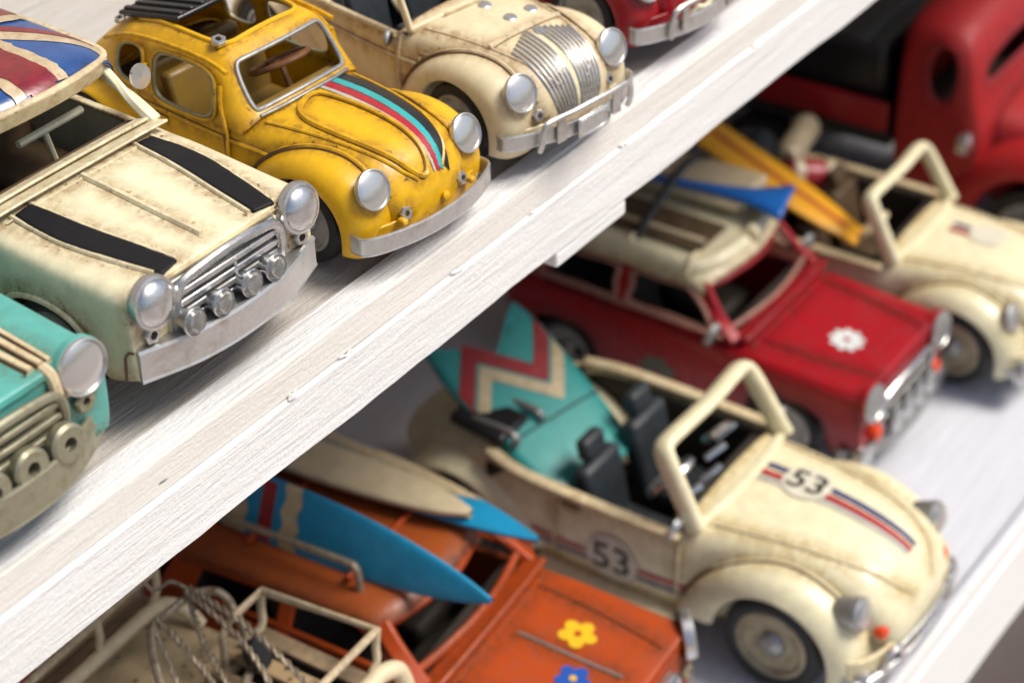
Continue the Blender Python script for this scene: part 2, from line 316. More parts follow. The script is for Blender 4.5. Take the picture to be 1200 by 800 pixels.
SHELLS, SEAMS = [], {}
def seam(root, pts): SEAMS.setdefault(root.name, []).extend(tuple(p) for p in pts)
class Shell:
    """a lofted sheet-metal panel: kept as a subdivided mesh so trims and painted marks can be laid on it"""
    def __init__(s, stations, skip=(), cap0=False, cap1=False, sub=2, half=True):
        rows = []
        for v, pts in stations:
            r = [(-p[0], v + (p[2] if len(p) > 2 else 0), p[1]) for p in pts]
            if half: r += [(p[0], v + (p[2] if len(p) > 2 else 0), p[1]) for p in reversed(pts[:-1] if abs(pts[-1][0]) < 1e-6 else pts)]
            rows.append(r)
        n = len(rows[0]); nh = n - 1
        vs = [p for r in rows for p in r]; fs = []
        for i in range(len(rows) - 1):
            for j in range(nh):
                jj = min(j, nh - 1 - j) if half else j
                if (i, jj) in skip: continue
                fs.append((i * n + j, i * n + j + 1, (i + 1) * n + j + 1, (i + 1) * n + j))
        for flag, base in ((cap0, 0), (cap1, (len(rows) - 1) * n)):
            if flag:
                for j in range(n // 2):
                    a, b, c, d = j, j + 1, n - 2 - j, n - 1 - j
                    if b >= c:
                        if b == c: fs.append((base + a, base + b, base + d))
                        elif b > c: pass
                    else: fs.append((base + a, base + b, base + c, base + d))
        me = bpy.data.meshes.new('tmp'); me.from_pydata(vs, [], fs); me.update()
        bm = bmesh.new(); bm.from_mesh(me); loose = [q for q in bm.verts if not q.link_faces]; bmesh.ops.delete(bm, geom=loose, context='VERTS')
        bmesh.ops.recalc_face_normals(bm, faces=bm.faces); bm.to_mesh(me); bm.free()
        o = bpy.data.objects.new('tmp', me); C.objects.link(o)
        if sub:
            q = o.modifiers.new('s', 'SUBSURF'); q.levels = q.render_levels = sub + 1
        dg = bpy.context.evaluated_depsgraph_get(); dg.update()
        s.me = bpy.data.meshes.new_from_object(o.evaluated_get(dg)); bpy.data.objects.remove(o); bpy.data.meshes.remove(me)
        s.V = [q.co.copy() for q in s.me.vertices]; s.F = [tuple(p.vertices) for p in s.me.polygons]
        s.bvh = BVHTree.FromPolygons(s.V, s.F)
        cnt = {}
        for f in s.F:
            for a, b in zip(f, f[1:] + f[:1]): k = (min(a, b), max(a, b)); cnt[k] = cnt.get(k, 0) + 1
        nb = {}
        for (a, b), c in cnt.items():
            if c == 1: nb.setdefault(a, []).append(b); nb.setdefault(b, []).append(a)
        s.loops = []; seen = set()
        for a in nb:
            if a in seen: continue
            loop = [a]; seen.add(a); cur = a
            while True:
                nx = [b for b in nb[cur] if b not in seen]
                if not nx: break
                cur = nx[0]; seen.add(cur); loop.append(cur)
            s.loops.append([s.V[i] for i in loop])
    def build(s, name, mat, parent, S, solid=0.02, label=None):
        b = MB(); b.v = [tuple(q) for q in s.V]; b.f = s.F
        o = b.build(name, mat, parent, S, True, 0, 0, solid, label, angle=50)
        if parent is None: return o
        SHELLS.append((parent, o, S))
        for L in getattr(s, 'loops', []): seam(parent, L)
        return o
    def hole(s, near, tol=None):
        """the boundary loop whose centre is nearest to a point"""
        best = min(s.loops, key=lambda L: (sum(L, Vector()) / len(L) - Vector(near)).length)
        return best
    def drop(s, pts, d=(0, 0, -1), off=0.006):
        out = []
        D = Vector(d).normalized()
        for p in pts:
            h = s.bvh.ray_cast(Vector(p) - D * 3, D)
            if h[0] is None: out.append(None); continue
            nn = h[1] if h[1].dot(D) < 0 else -h[1]
            out.append(h[0] + nn * off)
        return out
    def trim(s, name, mat, parent, S, pts, r=0.012, d=(0, 0, -1), closed=False, n=8, seg=6, off=0.0, wash=True):
        q = [p for p in s.drop(smooth_path(pts, n, closed), d, off) if p is not None]
        if len(q) < 3: return None
        if wash: seam(parent, q)
        if wash: MB().tube([p for p in s.drop(smooth_path(pts, n, closed), d, -r * 0.55) if p is not None], r * 1.35, 6, closed).build('seam_wash', GRIME, parent, S)
        return MB().tube(q, r, seg, closed).build(name, mat, parent, S)
    def ribbon(s, name, mat, parent, S, pts, half, d=(0, 0, -1), off=0.006, n=10, m=4, thick=0.0):
        P = smooth_path(pts, n); D = Vector(d).normalized(); rows = []
        k = len(P); hs = half if hasattr(half, '__len__') else [half, half]; jr = random.Random(k)
        for i in range(k):
            t = (P[min(i + 1, k - 1)] - P[max(i - 1, 0)]); x = t.cross(D).normalized(); f = i / (k - 1) * (len(hs) - 1); a = int(min(f, len(hs) - 2)); hw = hs[a] + (hs[a + 1] - hs[a]) * (f - a)
            ja, jb = jr.uniform(.95, 1.04), jr.uniform(.95, 1.04)
            rows.append([P[i] + x * hw * (2 * j / m - 1) * (ja if j == 0 else jb if j == m else 1) for j in range(m + 1)])
        return s.patch(name, mat, parent, S, rows, d, off, thick)
    def patch(s, name, mat, parent, S, rows, d=(0, 0, -1), off=0.006, thick=0.0):
        b = MB(); idx = {}
        for i, r in enumerate(rows):
            for j, q in enumerate(s.drop(r, d, off)):
                if q is not None: idx[i, j] = len(b.v); b.v.append(tuple(q))
        for i in range(len(rows) - 1):
            for j in range(len(rows[0]) - 1):
                k = [(i, j), (i, j + 1), (i + 1, j + 1), (i + 1, j)]
                if all(c in idx for c in k): b.f.append(tuple(idx[c] for c in k))
        if not b.f: return None
        return b.build(name, mat, parent, S, solid=thick)
    def radial(s, name, mat, parent, S, c, rad, d=(0, 0, -1), off=0.006, ax=((1, 0, 0), (0, 1, 0)), rings=4, seg=48, r0=0.0, thick=0.0):
        X, Y = Vector(ax[0]), Vector(ax[1]); O = Vector(c); rows = []
        for i in range(rings + 1):
            t = r0 + (1 - r0) * i / rings; rows.append([O + (X * math.cos(2 * PI * k / seg) + Y * math.sin(2 * PI * k / seg)) * max(t, 0.001) * (rad(2 * PI * k / seg) if callable(rad) else rad) for k in range(seg + 1)])
        return s.patch(name, mat, parent, S, rows, d, off, thick)
    def text(s, name, txt, mat, parent, S, c, size, ax, d, off=0.01):
        cu = bpy.data.curves.new('t', 'FONT'); cu.body = txt; cu.size = size; cu.align_x = 'CENTER'; cu.align_y = 'CENTER'; cu.offset = size * 0.012
        o = bpy.data.objects.new('t', cu); C.objects.link(o); dg = bpy.context.evaluated_depsgraph_get(); dg.update()
        me = bpy.data.meshes.new_from_object(o.evaluated_get(dg)); bpy.data.objects.remove(o)
        bm = bmesh.new(); bm.from_mesh(me); bmesh.ops.triangulate(bm, faces=bm.faces); bmesh.ops.subdivide_edges(bm, edges=bm.edges, cuts=2, use_grid_fill=True)
        X, Y = Vector(ax[0]), Vector(ax[1]); b = MB(); P = [Vector(c) + X * q.co.x + Y * q.co.y for q in bm.verts]; Q = s.drop(P, d, off)
        bm.verts.index_update(); b.v = [tuple(q) if q is not None else tuple(p) for q, p in zip(Q, P)]; b.f = [tuple(q.index for q in f.verts) for f in bm.faces]; bm.free()
        return b.build(name, mat, parent, S, smooth=False)

# ------------------------------------------------------------------ parts the toys share
def wheel(root, S, u, v, w, R=0.30, wid=0.17, rim=CHROME_DARK, hub=CHROME):
    sgn = 1 if u > 0 else -1; A = (sgn, 0, 0); o = (u - sgn * wid, v, w)
    k = R * 0.70
    t = MB().lathe([(k, 0.02), (R * 0.9, 0.0), (R * 0.985, 0.02), (R, wid * 0.3), (R, wid * 0.75), (R * 0.97, wid * 0.92), (R * 0.88, wid), (R * 0.80, wid * 1.0), (k, wid * 0.9)], o, A, 36, False).build('tyre', RUBBER, None, S)
    wh = bpy.data.objects.new('wheel', None); C.objects.link(wh); wh.parent = root; t.parent = wh
    MB().lathe([(R * 0.72, wid * 0.80), (R * 0.72, wid * 0.93), (R * 0.64, wid * 0.95), (R * 0.60, wid * 0.80), (R * 0.42, wid * 0.72), (R * 0.3, wid * 0.75), (0.001, wid * 0.76)], o, A, 32, False).build('rim', rim, wh, S)
    MB().lathe([(R * 0.27, wid * 0.75), (R * 0.25, wid * 0.88), (R * 0.18, wid * 0.98), (0.001, wid * 1.03)], o, A, 20, False).build('hubcap', hub, wh, S)
def nut(root, S, c, r=0.05, axis=(0, -1, 0.25), mat=CHROME, hole=0.5, name='fixing_nut', seg=6):
    seam(root, [c]); ring_seam(root, c, r, axis)
    n = MB().lathe([(r * hole, 0.0), (r * 0.95, 0.0), (r, 0.01), (r, r * 0.55), (r * 0.85, r * 0.7), (r * hole, r * 0.7), (r * hole, r * 0.15)], c, axis, seg, False).build(name, mat, root, S, smooth=seg > 8)
    MB().lathe([(r * hole, r * 0.16), (0.001, r * 0.16)], c, axis, 12, False).build('bolt_hole', BROWN_IN, n, S)
    return n
def dome_lamp(root, S, c, r, axis, ringm, lensm=CHROME, bulge=0.6, pod=None):
    ring_seam(root, c, r * 1.08, axis)
    A = Vector(axis).normalized(); h = bpy.data.objects.new('headlight', None); C.objects.link(h); h.parent = root
    if pod is not None: MB().lathe([(r * 1.10, -0.20), (r * 1.16, -0.03), (r * 1.10, 0.012), (r * 0.9, 0.015)], c, A, 36, False).build('lamp_pod', pod, h, S)
    MB().lathe([(r * 0.86, 0.0), (r * 1.05, 0.0), (r * 1.09, 0.02), (r * 1.03, 0.045), (r * 0.9, 0.05), (r * 0.86, 0.02)], c, A, 36, False).build('lamp_ring', ringm, h, S)
    MB().lathe([(r * 0.93 * math.cos(a * PI / 2 / 8), 0.03 + r * bulge * math.sin(a * PI / 2 / 8)) for a in range(9)], c, A, 36, False).build('lamp_lens', lensm, h, S)
    return h
def ring_seam(root, c, r, axis):
    A = Vector(axis).normalized(); X = A.orthogonal().normalized(); Y = A.cross(X); seam(root, [Vector(c) + (X * math.cos(a) + Y * math.sin(a)) * r for a in np.linspace(0, 6.28, 24)])
def disc_lamp(root, S, c, r, axis, mat=DISC, rimm=None):
    ring_seam(root, c, r * 1.05, axis)
    d = MB().lathe([(r * 0.94, -0.03), (r, -0.02), (r, 0.014), (r * 0.93, 0.022), (r * .8, .030), (r * .55, .038), (r * .3, .043), (0.001, 0.045)], c, axis, 36, False).build('headlight', mat, root, S)
    MB().lathe([(r * .93, .022), (r * .98, .034), (r * 1.03, .03), (r * 1.04, .0), (r * 1.0, -.02)], c, axis, 36, False).build('lamp_rim', SILVER, d, S)
    if rimm: MB().lathe([(r * 1.0, -0.04), (r * 1.07, -0.03), (r * 1.07, 0.005), (r * 1.0, 0.01)], c, axis, 36, False).build('lamp_ring', rimm, d, S)
    return d
def steering(root, S, c, r=0.2, axis=(0, 0.75, 0.66), mat=STEER, r2=0.02):
    A = Vector(axis).normalized(); X = A.orthogonal().normalized(); Y = A.cross(X); P = [Vector(c) + (X * math.cos(a) + Y * math.sin(a)) * r for a in np.linspace(0, 2 * PI, 28, endpoint=False)]
    b = MB().tube(P, r2, 8, True)
    for a in (0.5, 2.6, 4.7): b.tube([Vector(c), Vector(c) + (X * math.cos(a) + Y * math.sin(a)) * r], r2 * 0.7, 6)
    b.tube([Vector(c), Vector(c) - A * 0.5], r2 * 1.1, 8)
    return b.build('steering_wheel', mat, root, S)
def seat(root, S, c, mat, wd=0.46, head=True):
    x, y, z = c; s = MB().box((x, y, z), (wd, 0.5, 0.14)).build('seat', mat, root, S, bevel=0.04)
    MB().box((x, y + 0.27, z + 0.28), (wd, 0.13, 0.52), Matrix.Rotation(-0.2, 3, 'X')).build('seat_back', mat, s, S, bevel=0.04)
    if head: MB().box((x, y + 0.36, z + 0.62), (wd * 0.55, 0.10, 0.16), Matrix.Rotation(-0.2, 3, 'X')).build('headrest', mat, s, S, bevel=0.03)
    return s
def place(name, label, cat, x, y, yaw, z, group):
    return thing(name, label, cat, (x * 0.01, y * 0.01, z), math.radians(yaw), group)

# ------------------------------------------------------------------ vehicle bodies (metres of the full sized car; nose at v = 0, +v to the rear)
def mini_shell():
    def st(us, hw, dw, v, arch=0):
        lo = [(us - .02, .30 if v < .1 else .26), (us, .37 if v < .1 else .34), (us + .006, .56)]
        if arch == 1: lo = [(us - .03, .20), (us, .36, -.015), (us + .005, .50, .03)]
        if arch == 2: lo = [(us - .03, .20), (us, .36), (us + .01, .575)]
        if arch == 3: lo = [(us - .03, .20), (us, .36, .015), (us + .005, .50, -.03)]
        return (v, lo + [(us + .004, .745 - dw), (us - .025, .805 - dw), (us - .10, .825 - dw * .6), (.40, hw - .002), (0, hw + .012)])
    S_ = [st(.615, .765, .055, .0), st(.642, .782, .04, .008), st(.65, .79, .035, .04), st(.655, .805, .03, .27, 1), st(.658, .815, .02, .42, 2), st(.66, .83, .01, .60, 2), st(.662, .845, 0, .77, 2),
          st(.66, .85, 0, .90, 3), st(.66, .862, 0, .965), st(.665, .868, 0, 1.02), st(.668, .87, -.01, 1.5), st(.668, .87, -.01, 2.0), st(.662, .86, -.01, 2.16, 1), st(.66, .86, -.01, 2.3, 2),
          st(.655, .86, -.01, 2.6, 2), st(.65, .86, -.01, 2.75, 3), st(.63, .86, -.01, 2.95), st(.60, .85, 0, 3.04)]
    skip = {(i, j) for i in (3, 4, 5, 6) for j in (0, 1)} | {(i, j) for i in (12, 13, 14) for j in (0, 1)}
    skip |= {(i, j) for i in range(9, 16) for j in (5, 6)}
    return Shell(S_, skip, True, True, 2)
def mini_roof_shell(w0=1.10, top=1.25, v0=1.20, v1=2.85):
    def st(v, k, dz, bow):
        return (v, [(.555 * k, w0 + dz, bow), (.572 * k, w0 + .04 + dz, bow * .95), (.53 * k, w0 + .095 + dz, bow * .85), (.37 * k, top - .014 + dz, bow * .42), (0, top + dz, 0)])
    return Shell([st(v0 - .02, 1, -.075, .15), st(v0 + .0, 1, -.05, .15), st(v0 + .06, 1, -.012, .14), st(v0 + .22, 1.01, 0, .08), st((v0 + v1) / 2, 1.02, .012, 0), st(v1 - .15, 1, 0, 0), st(v1, .97, -.03, -.05)], (), False, False, 2)
def mini_inside(root, S, dark, seatm):
    b = MB().box((0, 1.95, .27), (1.22, 1.9, .06)).box((0, 1.06, .6), (1.2, .06, .5)).box((0, 2.86, .55), (1.1, .06, .6)); b.build('cabin_floor', dark, root, S)
    MB().box((0, 1.13, .80), (1.14, .12, .10)).build('dashboard', dark, root, S, bevel=.03)
    for u in (-.3, .3): seat(root, S, (u, 1.75, .46), seatm, .44, False)
    b = MB().box((0, 2.45, .5), (1.05, .4, .16)).box((0, 2.66, .72), (1.05, .12, .44)); b.build('rear_seat', seatm, root, S, bevel=.04)
def mini_pillars(root, S, mat, vr=1.22, wr=1.13, wagon=False, wb=.88):
    for s in (-1, 1):
        MB().bar(smooth_path([(s * .60, 1.02, wb - .02), (s * .565, 1.20, wb + .12), (s * .51, vr + .13, wr)], 6), .095, .05, (0, .6, .8)).build('windscreen_pillar', mat, root, S, bevel=.012)
        MB().bar([(s * .655, 1.95, wb - .02), (s * .53, 1.93, wr)], .10 if not wagon else .13, .035, (s * 1, 0, .3)).build('door_pillar', mat, root, S, bevel=.012)
        MB().bar([(s * .645, 2.72, wb - .02), (s * .52, 2.62, wr)], .20, .035, (s * 1, 0, .3)).build('rear_pillar', mat, root, S, bevel=.012)
def mini_windscreen(root, S, mat, wr=1.115, vr=1.22, r=.016, name='windscreen_trim', wb=.915):
    P = [(-.53, 1.10, wb), (0, 1.03, wb + .012), (.53, 1.10, wb), (.555, 1.14, wb + .05), (.475, vr + .115, wr), (.40, vr + .075, wr + .012), (0, vr - .01, wr + .02), (-.40, vr + .075, wr + .012), (-.475, vr + .115, wr), (-.555, 1.14, wb + .05)]
    return MB().tube(smooth_path(P, 5, True), r, 8, True).build(name, mat, root, S)

def beetle_shell(hood_up=0.0):
    T = [(.055, [(.18, .36), (.24, .41), (.265, .47), (.24, .53), (.14, .56), (0, .57)]),
         (.075, [(.28, .30), (.35, .38), (.375, .50), (.35, .61), (.22, .665), (0, .685)]),
         (.17, [(.38, .28), (.445, .40), (.475, .59), (.455, .745), (.31, .83), (0, .855)]),
         (.37, [(.41, .27), (.50, .42), (.535, .64), (.515, .835), (.37, .935), (0, .965)]),
         (.70, [(.43, .27), (.53, .42), (.57, .66), (.555, .88), (.42, .985), (0, 1.015)]),
         (1.06, [(.49, .26), (.57, .42), (.61, .67), (.595, .89), (.46, .995), (0, 1.03)]),
         (1.34, [(.58, .25), (.63, .42), (.65, .67), (.63, .88), (.49, .985), (0, 1.025)]),
         (1.43, [(.63, .25), (.665, .42), (.675, .67), (.645, .865), (.50, .975), (0, 1.01)]),
         (1.50, [(.645, .25), (.68, .42), (.69, .67), (.665, .87), (.52, .98), (0, 1.01)]),
         (2.0, [(.66, .25), (.70, .42), (.71, .68), (.685, .89), (.53, .98), (0, 1.01)]),
         (2.6, [(.64, .25), (.69, .42), (.70, .68), (.67, .90), (.53, .98), (0, 1.01)]),
         (3.0, [(.58, .25), (.64, .42), (.66, .68), (.63, .91), (.50, 1.0), (0, 1.04)]),
         (3.1, [(.55, .25), (.62, .42), (.64, .68), (.61, .90), (.48, 1.0), (0, 1.04)]),
         (3.5, [(.42, .25), (.52, .42), (.55, .66), (.52, .82), (.36, .90), (0, .93)]),
         (3.85, [(.3, .28), (.38, .42), (.40, .56), (.38, .66), (.24, .72), (0, .74)]),
         (4.0, [(.2, .32), (.25, .40), (.27, .47), (.25, .53), (.15, .56), (0, .57)])]
    return Shell(T, {(i, j) for i in range(8, 11) for j in (3, 4)}, True, True, 2)
def fender_shell(side, vc=.78, wc=.32, front=True, slim=False):
    tab = [(-12, .585), (8, .655), (25, .70), (42, .705), (62, .655), (82, .605), (100, .59), (118, .60), (136, .625), (156, .68), (176, .74)] if front and not slim else [(-12, .55), (8, .60), (26, .605), (44, .585), (64, .57), (84, .57), (100, .575), (118, .595), (136, .625), (156, .68), (176, .74)] if front else [(4, .74), (22, .66), (42, .58), (65, .52), (90, .50), (115, .51), (140, .54), (165, .57), (190, .57)]
    rows = []
    for a, R in tab:
        a = math.radians(a); q = []
        for u, rr in ((.28, R - .03), (.46, R + .012), (.60, R + .004), (.70, R - .035), (.752, max(R - .11, .46)), (.765, max(R - .19, .435)), (.755, .42), (.72, .415)):
            q.append((side * u, vc - rr * math.cos(a), wc + rr * math.sin(a)))
        rows.append(q)
    s = Shell.__new__(Shell)
    me = bpy.data.meshes.new('t'); b = MB().grid(rows); me.from_pydata(b.v, [], b.f); o = bpy.data.objects.new('t', me); C.objects.link(o)
    q = o.modifiers.new('s', 'SUBSURF'); q.levels = q.render_levels = 3
    dg = bpy.context.evaluated_depsgraph_get(); dg.update(); s.me = bpy.data.meshes.new_from_object(o.evaluated_get(dg)); bpy.data.objects.remove(o)
    s.V = [q.co.copy() for q in s.me.vertices]; s.F = [tuple(p.vertices) for p in s.me.polygons]; s.bvh = BVHTree.FromPolygons(s.V, s.F); s.loops = []
    return s
def beetle_fenders(root, S, mat, slim=False):
    out = []
    for sd in (-1, 1):
        for fr, vc in ((True, .78), (False, 3.22)):
            f = fender_shell(sd, vc, .32, fr, slim); o = f.build('front_fender' if fr else 'rear_fender', mat, root, S, .018)
            if fr: out.append((f, o))
        MB().box((sd * .68, 2.0, .245), (.20, 1.15, .045)).build('running_board', mat, root, S, bevel=.015)
    return out
def fender_bead(root, S, mat, sh, fs, r=.022):
    """raised bead where the front fender meets the body: found where the two panels cross"""
    for f, _ in fs:
        sd = 1 if f.V[0].x > 0 else -1; P = []
        for v in np.linspace(.08, 1.46, 36):
            prev = None
            for u in np.linspace(.22, .74, 70):
                a_ = sh.bvh.ray_cast(Vector((sd * u, v, 3)), Vector((0, 0, -1)))[0]; b_ = f.bvh.ray_cast(Vector((sd * u, v, 3)), Vector((0, 0, -1)))[0]
                if b_ is None: continue
                za = a_.z if a_ is not None else -1
                if b_.z > za and za < .93:
                    P.append(Vector((sd * u, v, max(b_.z, .3)))); break
        if len(P) < 6: continue
        Q = [sum((P[min(max(i + k, 0), len(P) - 1)] for k in (-2, -1, 0, 1, 2)), Vector()) / 5 for i in range(len(P))]
        e = Q[0]; Q = [Vector((e.x * .55, e.y - .035, e.z - .10)), Vector((e.x * .85, e.y - .02, e.z - .045))] + Q[1:]
        seam(root, smooth_path(Q, 3))
        MB().tube(smooth_path([q + Vector((sd * .0, 0, .0)) for q in Q], 3), r * 1.5, 6).build('seam_wash', GRIME, root, S)
        MB().tube(smooth_path([q + Vector((0, -.006, .014)) for q in Q], 3), r, 8).build('fender_bead', mat, root, S)
def front_apron(root, S, mat):
    P = smooth_path([(-.70, .24, .42), (-.60, .15, .42), (-.35, .08, .42), (0, .06, .42), (.35, .08, .42), (.60, .15, .42), (.70, .24, .42)], 5)
    MB().bar([q - Vector((0, -.02, .05)) for q in P], .03, .18).build('front_apron', mat, root, S, bevel=.01)
def beetle_wheels(root, S, rim=CHROME_DARK, hub=CHROME, R=.35):
    for sd in (-1, 1):
        for v in (.78, 3.22): wheel(root, S, sd * .73, v, R + .0, R, .19, rim, hub)
def plate_bumper(root, S, mat, w=.33, h=.11, half=.74, v0=.06, bulge=.09, back=.16, t=.022, wrap=True):
    P = smooth_path([(-half - .015, v0 + back + .06, w), (-half, v0 + .10, w), (-half * .80, v0 + .015, w), (-half * .4, v0 - bulge * .75, w), (0, v0 - bulge, w), (half * .4, v0 - bulge * .75, w), (half * .80, v0 + .015, w), (half, v0 + .10, w), (half + .015, v0 + back + .06, w)][(0 if wrap else 2):(9 if wrap else 7)], 6)
    o = MB().bar(P, t, h).build('bumper', mat, root, S, bevel=.006, angle=30)
    for e in (-1, 1): MB().tube([q + Vector((0, 0, e * (h / 2 - .004))) for q in P], t * .62, 6).build('rolled_edge', mat, o, S)
    return o
def convertible_inside(root, S, inner, seatm):
    b = MB().box((0, 2.2, .26), (1.24, 1.7, .06)).box((0, 1.47, .6), (1.22, .05, .62)).box((0, 3.02, .6), (1.15, .06, .62)); b.build('cabin_floor', inner, root, S)
    for s in (-1, 1): MB().box((s * .635, 2.25, .58), (.03, 1.5, .56)).build('door_lining', inner, root, S, bevel=.01)
    MB().box((0, 1.54, .86), (1.16, .14, .14)).build('dashboard', inner, root, S, bevel=.03)
    for u in (-.30, .30): seat(root, S, (u, 2.02, .42), seatm, .42, True)
def screen_frame(root, S, mat, wd=.085, th=.05, top=1.44, vt=1.70, hw=.535):
    P = [(-.60, 1.40, .93), (-.585, 1.46, 1.03), (-hw - .02, vt - .06, top - .10), (-hw + .02, vt, top - .015), (-hw + .14, vt, top + .01), (0, vt - .03, top + .03), (hw - .14, vt, top + .01), (hw - .02, vt, top - .015), (hw + .02, vt - .06, top - .10), (.585, 1.46, 1.03), (.60, 1.40, .93)]
    f = MB().bar(smooth_path(P, 3), th * 1.25, wd * 1.15, (0, -.5, .3)).build('windscreen_frame', mat, root, S, sub=2)
    MB().bar(smooth_path([(-.60, 1.42, .94), (-.3, 1.36, .985), (0, 1.34, 1.0), (.3, 1.36, .985), (.60, 1.42, .94)], 5), .06, .05).build('windscreen_base', mat, root, S, bevel=.012)
    return f
def round_mirror(root, S, c, mat, r=.085, axis=(0, 1, .2)):
    m = MB().lathe([(r * .8, -.03), (r, -.01), (r, .015), (.001, .02)], c, axis, 20, False).build('door_mirror', mat, root, S)
    MB().tube([c, (c[0] * .93, c[1] + .02, c[2] - .10)], .012, 6).build('mirror_stalk', mat, m, S)
def side_line(sh, root, S, mat, pts, r=.014, side=-1, wash=True, name='belt_trim'):
    return sh.trim(name, mat, root, S, pts, r, (-side, 0, 0), False, 6, 6, 0, wash)

# ------------------------------------------------------------------ setting: ground, wall, shelves
def structure(o): o['kind'] = 'structure'; return o
GROUND = plain('pinkish_paving', (0.42, 0.36, 0.33), 0.8, 0.25, 6)
WALLM = plain('beige_plaster', (0.52, 0.45, 0.38), 0.85, 0.25, 9)
structure(MB().add([(-8, -12, 0), (14, -12, 0), (14, .9, 0), (-8, .9, 0)], [(0, 1, 2, 3)]).build('ground', GROUND, smooth=False))
structure(MB().box((2, 1.02, 1.3), (16, .2, 2.6)).build('wall', WALLM, smooth=False))
X0, X1 = -.35, 2.3
XL, LX = (X0 + X1) / 2, X1 - X0
def shelf(label, zt, yf, topm, rearm, facem, edgem, lip, edge_h, face_h, depth, seed):
    rnd = random.Random(seed)
    sh = thing('display_shelf', label, 'shelf', (XL, yf, zt), 0, 'white painted display shelves')
    y = 0.0
    # front lip plank, then the deck planks behind it
    MB().box((0, lip / 2 - .0008, -edge_h / 2), (LX, lip - .0016, edge_h)).build('lip_plank', topm if facem is LOWWOOD else topm, sh, bevel=.0008, smooth=False)
    y = lip
    for wd in (.118, .112, .10, .10):
        if y + wd > depth + .02: break
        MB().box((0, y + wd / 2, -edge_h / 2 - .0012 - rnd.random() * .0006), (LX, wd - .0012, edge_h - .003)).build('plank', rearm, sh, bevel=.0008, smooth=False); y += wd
    MB().box((0, -.0009, -edge_h / 2 - .0006), (LX, .0018, edge_h)).build('edge_strip', edgem, sh, bevel=.0005, smooth=False)
    n = 260; rows = []                                   # face board with a slightly hand-cut lower edge
    for k in range(n + 1):
        x = -LX / 2 + LX * k / n; d = .00035 * math.sin(x * 41 + seed) + .00025 * math.sin(x * 97) + rnd.uniform(-.00018, .00018)
        zt_, zb = -edge_h - .0008, -edge_h - face_h + d
        rows.append([(x, .008, zt_), (x, -.0022, zt_), (x, -.0030, zt_ - .0008), (x, -.0030, zb + .0006), (x, -.0024, zb), (x, .008, zb)])
    MB().grid(rows).build('face_board', facem, sh, angle=30)
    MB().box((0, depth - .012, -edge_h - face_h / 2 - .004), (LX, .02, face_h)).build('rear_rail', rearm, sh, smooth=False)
    b = MB()
    for k in range(34):                                   # beads of thick paint along the joint
        x = rnd.uniform(-LX / 2, LX / 2); ln = rnd.uniform(.002, .009); r_ = rnd.uniform(.0004, .0011)
        b.tube([(x + ln * t, -.0026 - r_ * .3, -edge_h + rnd.uniform(-.0006, .0006)) for t in (0, .25, .5, .75, 1)], [r_ * .3, r_, r_ * .8, r_, r_ * .25], 6)
    b.build('paint_bead', facem, sh)['kind'] = 'stuff'
    MB().box((0, depth + .006, .13), (LX, .012, .34)).build('light_block_panel', DARKBOARD if facem is LOWWOOD or zt < ZU else WALLM, sh, smooth=False) if zt < ZU else None  # panel added to keep skylight from entering behind the lower shelf
    return sh
DARKBOARD = plain('brown_light_block', (0.27, 0.22, 0.18), 0.7, 0.4, 30)
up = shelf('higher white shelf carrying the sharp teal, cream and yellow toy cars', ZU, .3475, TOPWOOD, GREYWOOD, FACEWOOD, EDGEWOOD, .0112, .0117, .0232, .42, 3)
lo = shelf('lower white shelf carrying the orange car and the blurred red and cream cars', ZL, .2567, LOWWOOD, LOWWOOD, FACEWOOD, FACEWOOD, .0048, .012, .052, .44, 5)
MB().box((.515 - XL, .0035, -.0352 - .0032), (.044, .012, .0064)).build('cleat', FACEWOOD, up, bevel=.0012, smooth=False)
for n_ in range(2):
    for k in range(2):
        p = MB().box((0, 0, 0), (.03, .03, ZU - .035)).build('shelf_post', FACEWOOD, None, bevel=.001, smooth=False)
        p.location = ((X0 + .02, X1 - .02)[n_], (.74, .74)[k] if k == 0 else .40, (ZU - .035) / 2 - .0); p.parent = None
        p['label'] = ('white upright post at the %s end of the shelves, %s of the pair' % (('near', 'far')[n_], ('rearmost', 'foremost')[k])); p['category'] = 'post'; p['group'] = 'upright posts carrying the shelves'
lowboard = MB().box((0, 0, 0), (LX, .5, .02)).build('bench', plain('pink_board', (0.60, 0.52, 0.49), 0.7, 0.15, 25), None, bevel=.002, smooth=False)
lowboard.location = (XL, .055, ZL - .30)
tag(lowboard, 'pinkish bare board below the lower shelf at the bottom right corner', 'bench')

